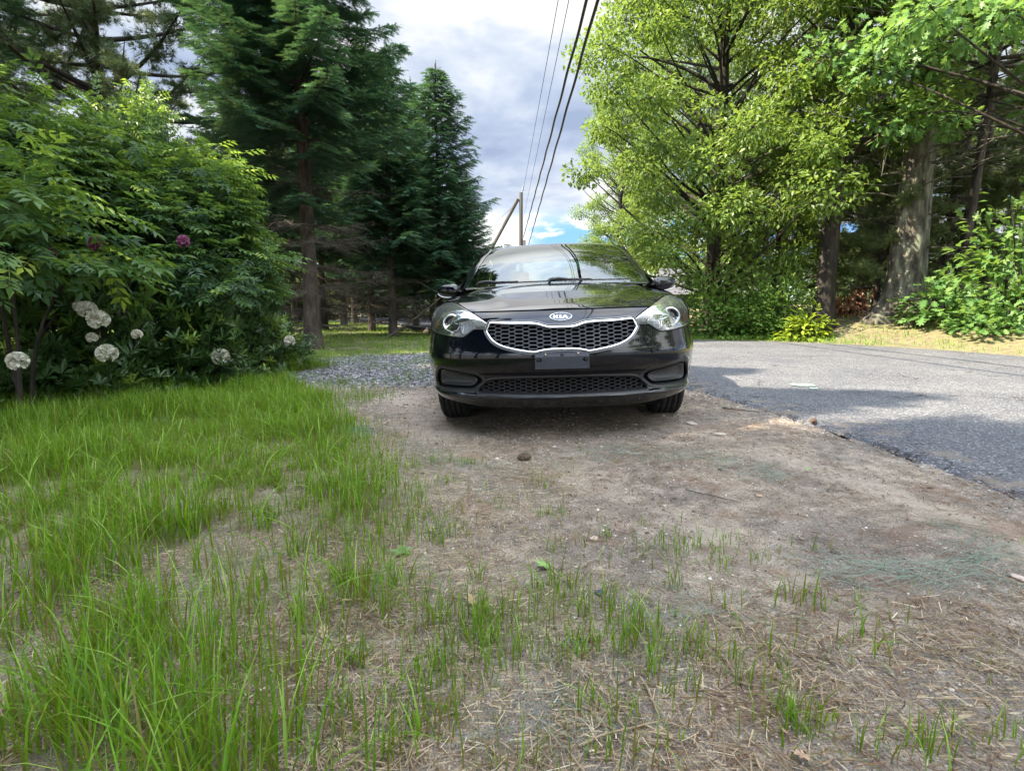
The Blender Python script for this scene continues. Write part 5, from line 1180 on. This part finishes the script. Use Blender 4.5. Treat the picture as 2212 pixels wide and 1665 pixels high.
put(x, y, hh_, rg.uniform(.0022, .0062, len(x)), np.abs(rg.randn(len(x)))*.42+.08, np.clip(.46+.27*rg.randn(len(x)), 0, 1))
# broad arching blades standing out
k_ = rg.choice(len(x), 900, False); put(x[k_], y[k_], rg.uniform(.16, .26, 900), rg.uniform(.005, .0085, 900), rg.uniform(.5, 1.25, 900), np.clip(.72+.15*rg.randn(900), 0, 1), .2, 6)
# separate clumps on the bare part: (picture place, radius, blades, height)
for (a, b, r_, n, h) in [(1195, 1108, .035, 45, .06), (1480, 1190, .09, 110, .065), (1560, 1195, .11, 120, .06), (940, 1000, .07, 70, .07), (1010, 1000, .05, 45, .055), (965, 1045, .04, 35, .06), (750, 860, .22, 330, .17), (725, 830, .15, 200, .12), (790, 860, .15, 160, .09), (700, 880, .25, 320, .14), (1170, 1050, .03, 18, .10), (800, 955, .14, 160, .12), (760, 920, .18, 210, .13), (745, 1000, .15, 200, .13), (830, 1010, .12, 120, .10), (840, 1080, .13, 200, .13), (770, 1120, .15, 220, .14), (905, 1130, .07, 80, .10), (945, 1160, .05, 70, .12),
                       (1200, 1330, .07, 150, .11), (1110, 1350, .07, 150, .12), (1010, 1340, .07, 170, .12), (930, 1330, .05, 110, .12), (860, 1300, .06, 110, .12), (1290, 1350, .05, 100, .11), (1360, 1370, .045, 90, .12), (1400, 1400, .03, 40, .11), (1060, 1400, .08, 150, .10), (960, 1420, .07, 120, .09), (1150, 1430, .06, 100, .08), (790, 1270, .05, 80, .12), (1460, 1420, .03, 30, .12), (1500, 1440, .03, 24, .09), (1610, 1500, .02, 22, .12), (1700, 1530, .025, 30, .10), (1740, 1560, .03, 45, .09), (1640, 1600, .02, 22, .09), (1900, 1610, .03, 40, .08), (2010, 1640, .03, 40, .08), (1100, 1640, .05, 60, .12), (980, 1560, .03, 30, .09), (860, 1540, .03, 30, .10), (1310, 1160, .02, 14, .06), (1390, 1130, .02, 14, .05), (1840, 1290, .02, 16, .04), (2180, 1600, .03, 30, .07), (1075, 1090, .03, 22, .06)]:
    if b > 1240: n = int(n*rg.uniform(.35, 1.0)); a += rg.uniform(-22, 22); b += rg.uniform(-26, 26)
    cx, cy = gp(a, b); q = rg.randn(n, 2)*r_*.80; H = h*rg.uniform(.3, 1.2, n)
    put(cx+q[:, 0]*1.25, cy+q[:, 1], H, rg.uniform(.0014, .0036, n), np.abs(rg.randn(n))*.45+.08, np.clip(.45+.26*rg.randn(n), 0, 1))
n = 9000; x = rg.uniform(-4, .6, n); y = rg.uniform(.7, 5.5, n); kk = gdens(x, y)+.1*soft(x, y, STRAW, .3) > rg.rand(n); x, y = x[kk], y[kk]
put(x, y, rg.uniform(.06, .16, len(x)), rg.uniform(.0015, .004, len(x)), rg.uniform(.8, 1.5, len(x)), np.clip(.12+.12*rg.randn(len(x)), 0, 1), .1, 4)
for q_ in range(46):
    a, b = rg.uniform(640, 1900), rg.uniform(1180, 1650); n = int(rg.uniform(5, 34)*(1 if a < 1450 else .6)); cx, cy = gp(a, b); q = rg.randn(n, 2)*rg.uniform(.012, .045)
    put(cx+q[:, 0], cy+q[:, 1], rg.uniform(.05, .12)*rg.uniform(.4, 1.2, n), rg.uniform(.002, .005, n), np.abs(rg.randn(n))*.5+.1, np.clip(.42+.26*rg.randn(n), 0, 1))
# tiny seedlings everywhere on the straw
n = 5200; x = rg.uniform(-1.2, 2.0, n); y = rg.uniform(.6, 3.6, n); kk = (soft(x, y, STRAW, .3)*sstep(.4, .6, fbm(x, y, 2.2, 101)) > rg.rand(n)) & left_of_near(x, y); x, y = x[kk], y[kk]
put(x, y, rg.uniform(.012, .045, len(x)), rg.uniform(.0012, .0028, len(x)), rg.rand(len(x))*.9, np.clip(.45+.2*rg.randn(len(x)), 0, 1), .2, 2)
# long grass along the hedge foot and round the gravel
n = 9000; t_ = rg.rand(n); HP = np.array([(-6.6, 4.3), (-4.75, 4.95), (-3.9, 6.45), (-3.3, 7.2), (-2.9, 8.3)]); q = resample(HP, 400); ix = (t_*399).astype(int)
x = q[ix, 0]+rg.randn(n)*.16+.05; y = q[ix, 1]-np.abs(rg.randn(n))*.22; put(x, y, rg.uniform(.08, .30, n)*(.5+.8*vn(x, y, 2, 7)), rg.uniform(.003, .006, n), np.abs(rg.randn(n))*.4+.1, np.clip(.45+.2*rg.randn(n), 0, 1))
n = 16000; x = rg.uniform(-4.5, .9, n); y = rg.uniform(5.2, 10.8, n); kk = (soft(x, y, GRAVEL, .8)*(1-.82*soft(x, y, GRAVEL, .25))*.0+sstep(.46, .62, fbm(x, y, 1.6, 111))*.6 > rg.rand(n)) & (x < -.9); x, y = x[kk], y[kk]
put(x, y, rg.uniform(.03, .10, len(x)), rg.uniform(.003, .006, len(x)), rg.rand(len(x))*.8, np.clip(.5+.2*rg.randn(len(x)), 0, 1), .2, 3)
grass_m = leafy('grass_blades', [(0, (.15, .09, .04)), (.20, (.12, .13, .025)), (.45, (.058, .145, .010)), (.75, (.125, .26, .014)), (1, (.30, .42, .10))], .40, (.42, .66, .02), rough=.5, spec=.22)
g_ = mbg.done('grass', grass_m); tag(g_, 'long green grass growing through straw on the verge', 'grass', kind='stuff')
# lawn beyond the gravel and under the trees
mbg = MB(); n = 60000; x = rg.uniform(-15, .8, n); y = 9+rg.rand(n)**1.4*20; kk = (np.maximum(soft(x, y, LAWN, .5), (y > 11)*.5)*(.35+.65*sstep(.35, .6, fbm(x, y, .9, 121))) > rg.rand(n)) & left_of_near(x, y) & (x > -.95*y); x, y = x[kk], y[kk]
put(x, y, rg.uniform(.04, .13, len(x)), rg.uniform(.006, .012, len(x))*(y/12), rg.rand(len(x))*.8, np.clip(.55+.2*rg.randn(len(x)), 0, 1), .2, 2)
g_ = mbg.done('lawn_grass', grass_m); tag(g_, 'short bright grass behind the gravel under the spruces', 'grass', kind='stuff')
mbg = MB(); n = 60000; x = rg.uniform(1, 13, n); y = rg.uniform(6, 20, n); df = dist_poly(x, y, FAR); kk = right_of_far(x, y) & (df > .12) & ((sstep(2.0, .3, df)*sstep(7.6, 6.0, x)+.40*sstep(.42, .62, fbm(x, y, 1.5, 131))*sstep(6, 2, df)) > rg.rand(n)); x, y = x[kk], y[kk]
z_ = gz(x, y)+(fbm(x, y, .5, 15)-.5)*.12*sstep(.5, 3, dist_poly(x, y, FAR))
put(x, y, rg.uniform(.04, .15, len(x)), rg.uniform(.008, .013, len(x)), rg.rand(len(x))*.8, np.clip(.7+.2*rg.randn(len(x)), 0, 1), .2, 2, z=z_)
g_ = mbg.done('verge_grass', grass_m); tag(g_, 'sunlit grass strip along the far edge of the road', 'grass', kind='stuff')

# straw lying on the soil
straw_m = leafy('straw', [(0, (.10, .065, .035)), (.35, (.22, .155, .095)), (.7, (.40, .31, .20)), (1, (.60, .52, .38))], .1, (.6, .5, .3), rough=.7, spec=.3)
def lying(n, x, y, L, wd, col, lift=.010, curl=.018):
    a = rg.rand(n)*pi*2; P = np.stack([x, y, surf(x, y)+rg.rand(n)*lift+.002], 1); k = 3; t_ = np.linspace(-.5, .5, k+1)[None, :, None]
    D = np.stack([np.cos(a), np.sin(a), rg.randn(n)*.10], 1)[:, None]; S_ = np.stack([-np.sin(a), np.cos(a), rg.randn(n)*.3], 1)[:, None]
    C_ = P[:, None]+D*L[:, None, None]*t_+S_*L[:, None, None]*rg.randn(n)[:, None, None]*curl*(1-4*t_*t_)
    V = np.stack([C_-S_*wd[:, None, None]*.5, C_+S_*wd[:, None, None]*.5], 2).reshape(-1, 3); V[:, 2] = np.maximum(V[:, 2], np.repeat(P[:, 2]-.004, 2*(k+1)))
    i = np.arange(n)[:, None]*(2*(k+1)); j = np.arange(k)[None]*2
    return V, np.stack([i+j, i+j+1, i+j+3, i+j+2], -1).reshape(-1, 4), np.repeat(col, k)
mbs = MB()
n = 260000; x = rg.uniform(-3.2, 2.1, n); y = .5+4.2*rg.rand(n)**1.25; dn_ = np.maximum(soft(x, y, STRAW, .25)*(.35+.65*sstep(.30, .58, fbm(x, y, 2.4, 141))), .22)*(.4+.6*sstep(.35, .6, vn(x, y, 7, 143)))
kk = (rg.rand(n) < dn_*(1-.45*sstep(.5, 1.0, x))) & left_of_near(x, y) & (np.abs(x) < y*1.0+.3); x, y = x[kk], y[kk]; n = len(x); print('straw', n)
big = sstep(2.4, .9, y)
mbs.add(*lying(n, x, y, rg.uniform(.008, .050, n)*(.8+.4*big), rg.uniform(.0006, .0017, n)*(.9+.9*big*rg.rand(n)**2), np.clip(.36+.26*rg.randn(n)-.08*(x > .4), 0, 1)))
st_ = mbs.done('straw_litter', straw_m); tag(st_, 'flattened tan straw and stalks covering the soil', 'straw', kind='stuff')
# brown pine needles and bark crumbs
mbs = MB(); n = 26000; x = rg.uniform(-.8, 2.1, n); y = rg.uniform(.6, 5.2, n); kk = (sstep(.5, .66, fbm(x, y, 1.5, 151))+.12 > rg.rand(n)) & left_of_near(x, y); x, y = x[kk], y[kk]; n = len(x)
mbs.add(*lying(n, x, y, rg.uniform(.01, .06, n), rg.uniform(.0008, .0022, n), np.clip(.4+.25*rg.randn(n), 0, 1), .006, .10))
nd_ = mbs.done('needle_litter', leafy('needle_litter', [(0, (.05, .025, .015)), (.5, (.14, .065, .035)), (1, (.26, .14, .08))], .05, rough=.8)); tag(nd_, 'reddish brown pine needles scattered over the bare soil', 'needles', kind='stuff')

# gravel and pebbles
def ico():
    p = (1+5**.5)/2; V = np.array([(-1, p, 0), (1, p, 0), (-1, -p, 0), (1, -p, 0), (0, -1, p), (0, 1, p), (0, -1, -p), (0, 1, -p), (p, 0, -1), (p, 0, 1), (-p, 0, -1), (-p, 0, 1)], float); V /= np.linalg.norm(V[0])
    return V, np.array([(0, 11, 5), (0, 5, 1), (0, 1, 7), (0, 7, 10), (0, 10, 11), (1, 5, 9), (5, 11, 4), (11, 10, 2), (10, 7, 6), (7, 1, 8), (3, 9, 4), (3, 4, 2), (3, 2, 6), (3, 6, 8), (3, 8, 9), (4, 9, 5), (2, 4, 11), (6, 2, 10), (8, 6, 7), (9, 8, 1)])
IV, IF = ico()
def pebbles(name, n, x, y, S, mat, label, squash=.55):
    V = IV[None]*(1+.28*rg.randn(n, 12, 1)*.6)*np.array((1, 1, squash))*rg.uniform(.7, 1.2, (n, 1, 3)); a = rg.rand(n)*6.28; c_, s_ = np.cos(a)[:, None], np.sin(a)[:, None]
    V = np.stack([V[..., 0]*c_-V[..., 1]*s_, V[..., 0]*s_+V[..., 1]*c_, V[..., 2]], -1)*S[:, None, None]+np.stack([x, y, surf(x, y)+S*.2], 1)[:, None]
    mb = MB(); mb.add(V.reshape(-1, 3), (IF[None]+np.arange(n)[:, None, None]*12).reshape(-1, 3), np.repeat(rg.rand(n), 20)); o = mb.done(name, mat, smooth=False); tag(o, label, 'gravel', kind='stuff')
stone_m = leafy('stone_bits', [(0, (.05, .05, .055)), (.5, (.13, .13, .14)), (.85, (.24, .24, .25)), (1, (.45, .45, .45))], 0, rough=.8)
tan_m = leafy('soil_crumbs', [(0, (.07, .05, .04)), (.5, (.18, .135, .105)), (.9, (.36, .30, .25)), (1, (.55, .5, .45))], 0, rough=.85)
n = 26000; x = rg.uniform(-4.6, 1.3, n); y = rg.uniform(5.4, 10.6, n); kk = (soft(x, y, GRAVEL, .3)*sstep(.25, .5, fbm(x, y, 5, 25)+.1) > rg.rand(n)) & left_of_near(x, y); x, y = x[kk], y[kk]
pebbles('gravel', len(x), x, y, rg.uniform(.008, .024, len(x)), stone_m, 'grey crushed gravel patch behind and left of the car')
n = 52000; x = rg.uniform(-1.8, 2.1, n); y = rg.uniform(.6, 6.4, n); kk = (rg.rand(n) < .25+.6*sstep(.5, .7, fbm(x, y, 1.9, 161))) & left_of_near(x, y); x, y = x[kk], y[kk]
pebbles('soil_crumbs', len(x), x, y, rg.uniform(.0010, .0044, len(x))*(.6+.28*y)*np.where(rg.rand(len(x)) < .04, 2.0, 1), tan_m, 'small pebbles and crumbs of earth on the bare track')
n = 1500; q = resample(NEAR[(NEAR[:, 1] > -1) & (NEAR[:, 1] < 9.5)], 900); ix = rg.randint(0, 900, n); x = q[ix, 0]-np.abs(rg.randn(n))*.10+.0; y = q[ix, 1]+rg.randn(n)*.02; pebbles('asphalt_crumbs', n, x, y, rg.uniform(.002, .007, n), stone_m, 'broken asphalt crumbs along the crumbling road edge')

# individual small things
def lump(name, px_, py_, r_, col, label, seed, cat='stone', dims=(1.3, 1, .5)):
    x0, y0 = gp(px_, py_); rg_ = np.random.RandomState(seed); th = np.linspace(0, 2*pi, 19); ph = np.linspace(-pi/2, pi/2, 9); mb = MB()
    G = np.array([[(cos(a)*cos(b), sin(b) if False else sin(a)*cos(b), sin(b)) for a in th] for b in ph]); nse = 1+.16*(vn(G[..., 0]*2+5+seed, G[..., 1]*2+G[..., 2]+7, 1.5, seed)-.5)*2
    G = G*nse[..., None]*np.array(dims)*r_; mb.grid(G); o = mb.done(name, noisy('stone_'+str(seed), [(.35, tuple(c*.75 for c in col)), (.65, col)], 40, .85, .4), smooth=True)
    o.location = (x0, y0, float(surf(np.array([x0]), np.array([y0]))[0])+r_*dims[2]*.5); o.rotation_euler = (0, 0, seed); tag(o, label, cat)
lump('stone', 1283, 1166, .014, (.50, .36, .31), 'pinkish stone on the bare soil near the lone grass tuft', 1)
lump('stone', 1493, 918, .030, (.46, .41, .34), 'flat pale stone just in front of the right front wheel', 2, dims=(1.6, 1, .35))
lump('stone', 1556, 943, .022, (.44, .38, .31), 'small flat stone lower right of the pale stone by the wheel', 3, dims=(1.6, 1, .4))
lump('stone', 1198, 963, .010, (.62, .60, .58), 'tiny white pebble in front of the bumper', 4)
lump('stone', 1703, 888, .018, (.50, .43, .32), 'buff pebble lying on the asphalt near its edge', 5, dims=(1.8, .7, .4))
lump('stone', 1640, 1068, .011, (.42, .30, .20), 'tan pebble on the dirt right of the netting', 6)
lump('stone', 1295, 1285, .012, (.055, .065, .085), 'dark blue-grey pebble behind the front grass stand', 7)
lump('stone', 2200, 1262, .015, (.48, .38, .33), 'pinkish stone cut by the right picture edge', 8, dims=(1.5, 1, .4))
cone_m = noisy('cone_scale', [(.4, (.07, .042, .028)), (.7, (.22, .15, .10))], 30, .85)
def cone(px_, py_, L, label, rz):
    x0, y0 = gp(px_, py_); mb = MB(); rows_ = 11
    for i in range(rows_):
        t_ = i/(rows_-1); rr_ = L*.34*sin(pi*(.12+.80*t_))**.8
        for k in range(9):
            a = k*2*pi/9+i*.35; c_ = np.array((L*(t_-.5), rr_*.55*cos(a), rr_*.55*sin(a))); e = np.array((L*(t_-.5)+L*.09, rr_*cos(a), rr_*sin(a))); s_ = np.array((0, -sin(a), cos(a)))*rr_*.30
            mb.add([c_-s_*.6, c_+s_*.6, e+s_, e-s_, e*1.0+np.array((L*.025, 0, 0))+s_*.8, e+np.array((L*.025, 0, 0))-s_*.8], [(0, 1, 2, 3), (3, 2, 4, 5)])
    o = mb.done('pine_cone', cone_m, smooth=False); o.location = (x0, y0, float(surf(np.array([x0]), np.array([y0]))[0])+L*.26); o.rotation_euler = (0, 0, rz); tag(o, label, 'pine cone', 'pine cones')
cone(1131, 990, .072, 'brown pine cone lying on the matted netting in front of the car', .3); cone(1757, 914, .060, 'brown pine cone at the crumbling road edge', 1.0)
def maple():
    P = []
    for k, (a, L) in enumerate([(-2.6, .35), (-2.2, .30), (-1.75, .75), (-1.3, .40), (-.85, .92), (-.45, .45), (0, 1.05), (.45, .45), (.85, .92), (1.3, .40), (1.75, .75), (2.2, .30), (2.6, .35), (pi, .12)]): P.append((sin(a)*L, cos(a)*L, .10*sin(3*a)*L+.05*L*L))
    return np.array(P)
ML_ = maple()
def flatleaf(name, px_, py_, s_, T, mat, label, rz, tilt=(.15, -.1), lift=.012, cat='leaf'):
    x0, y0 = gp(px_, py_); mb = MB(); n = len(T); mb.add(np.vstack([T, T.mean(0)])*s_, [(i, (i+1) % n, n) for i in range(n)], .6); o = mb.done(name, mat, smooth=False)
    o.location = (x0, y0, float(surf(np.array([x0]), np.array([y0]))[0])+lift); o.rotation_euler = (tilt[0], tilt[1], rz); tag(o, label, cat)
green_leaf = plain('fallen_green_leaf', (.16, .26, .07), .5); tan_leaf = noisy('fallen_tan_leaf', [(.4, (.30, .19, .12)), (.7, (.46, .32, .22))], 30, .7)
flatleaf('fallen_leaf', 1180, 1228, .046, ML_, green_leaf, 'fresh green lobed leaf fallen on the bare soil', 1.3, (.25, .1))
flatleaf('fallen_leaf', 1805, 1196, .022, ML_, green_leaf, 'small curled green leaf beside the netting at right', 2.3, (.4, .1))
flatleaf('fallen_leaf', 1746, 1019, .020, ML_, green_leaf, 'tiny green leaf on the dirt below the road edge', .3)
flatleaf('fallen_leaf', 1022, 1312, .034, ML_, tan_leaf, 'crumpled tan leaf behind the front grass stand', .8, (.5, .3))
flatleaf('fallen_leaf', 765, 1308, .028, OAK[:, [0, 1, 2]]*1.5, tan_leaf, 'tan leaf lying left of the front grass stand', 2.2, (.3, .2))
flatleaf('fallen_leaf', 700, 1395, .040, OAK, tan_leaf, 'pale dead leaf upright among the straw left of centre', .3, (.8, .1))
flatleaf('fallen_leaf', 1755, 1655, .030, OAK*1.2, tan_leaf, 'pale brown leaf at the lower right picture edge', 1.0, (.2, .1))
flatleaf('fallen_leaf', 1695, 1588, .018, ML_, tan_leaf, 'small orange leaf among grass sprouts at lower right', 1.9, (.6, .1))
# low broadleaf weed
x0, y0 = gp(868, 1195); mb = MB()
for k in range(5):
    a = k*1.256+.3; c_, s_ = cos(a), sin(a); T = np.array([(0, 0, 0), (-.012, .02, .012), (0, .048, .010), (.012, .02, .012)]); Rm = np.array([(c_, -s_, 0), (s_, c_, 0), (0, 0, 1)]); mb.add(T@Rm.T, [(0, 1, 2), (0, 2, 3)], .6)
o = mb.done('weed', oak_n, smooth=False); o.location = (x0, y0, float(surf(np.array([x0]), np.array([y0]))[0])+.01); tag(o, 'small broad-leaved weed rosette in the straw', 'weed')
# sticks
for (a, b, c_, d_, r_, lab) in [(1480, 1062, 1600, 1085, .0025, 'thin dark twig on the dirt in the middle of the track'), (1560, 882, 1640, 892, .004, 'thin stick between the car and the asphalt'), (1250, 1610, 1420, 1560, .003, 'bleached stalk lying among straw at the bottom'), (1395, 1480, 1425, 1555, .003, 'pale stalk standing out in the straw right of centre')]:
    p = gp(a, b); q = gp(c_, d_); mb = MB(); P = bez((*p, 0), (*q, 0), (.0, .01, .01), 8); P[:, 2] = surf(P[:, 0], P[:, 1])+.008; mb.tube(P, np.linspace(r_, r_*.5, 8), 5); tag(mb.done('twig', twig_m if r_ in (.0025, .004) else straw_m), lab, 'twig')
# green erosion netting: crumpled square mesh of thin strands
net_m = plain('netting', (.13, .19, .145), .8)
def netting(pts, n, label, strand=.00045, cell=.016, puff=.015):
    Pc = np.array([gp(a, b) for a, b, _ in pts]); rd = np.array([c for _, _, c in pts]); mb = MB()
    for i in range(n):
        k = rg.uniform(0, len(pts)-1); k0 = int(k); f = k-k0; c_ = Pc[k0]*(1-f)+Pc[min(k0+1, len(Pc)-1)]*f; r_ = rd[k0]*(1-f)+rd[min(k0+1, len(Pc)-1)]*f; d_ = Pc[min(k0+1, len(Pc)-1)]-Pc[k0]+1e-6; th = math.atan2(d_[1], d_[0])
        L = rg.uniform(.06, .28); a = th+rg.choice([0, 0, pi/2])+rg.randn()*.7; m_ = 8; t_ = np.linspace(-.5, .5, m_); o_ = c_+rg.randn(2)*r_*.8
        X_ = o_[0]+cos(a)*L*t_-sin(a)*np.sin(t_*6+rg.rand()*6)*.012; Y_ = o_[1]+sin(a)*L*t_+cos(a)*np.sin(t_*6+rg.rand()*6)*.012
        Z_ = surf(X_, Y_)+.004+puff*rg.rand()*(1-4*t_*t_); V = np.stack([X_, Y_, Z_], 1); up_ = np.array((-sin(a), cos(a), .6))*strand
        V = np.stack([V-up_, V+up_], 1).reshape(-1, 3); j = np.arange(m_-1)*2; mb.add(V, np.stack([j, j+1, j+3, j+2], 1), .5)
    tag(mb.done('netting', net_m, smooth=False), label, 'netting', 'green erosion netting on the soil')
netting([(1790, 1220, .06), (1900, 1240, .08), (2010, 1245, .06), (2100, 1240, .06), (2160, 1200, .04), (2100, 1155, .03), (2010, 1140, .03)], 210, 'bunched green netting curled in a loop at the right')
netting([(1240, 990, .12), (1330, 975, .12), (1430, 985, .12), (1530, 990, .12), (1620, 1015, .10), (1700, 1035, .05)], 190, 'faded green netting stretched over the soil in front of the car', .0004)
netting([(880, 960, .10), (960, 975, .12), (900, 1010, .10), (1000, 1000, .10), (1150, 1010, .12), (1060, 1060, .12)], 180, 'pale green netting at the grass edge left of the pine cone', .0004)
netting([(1450, 1290, .08), (1560, 1330, .10), (1300, 1420, .08), (1200, 1530, .08), (1150, 1600, .06)], 120, 'thin green netting threads among the straw at the bottom', .0003)
netting([(735, 915, .05), (790, 938, .05)], 90, 'bright green scrap of netting at the far edge of the grass', .0012)
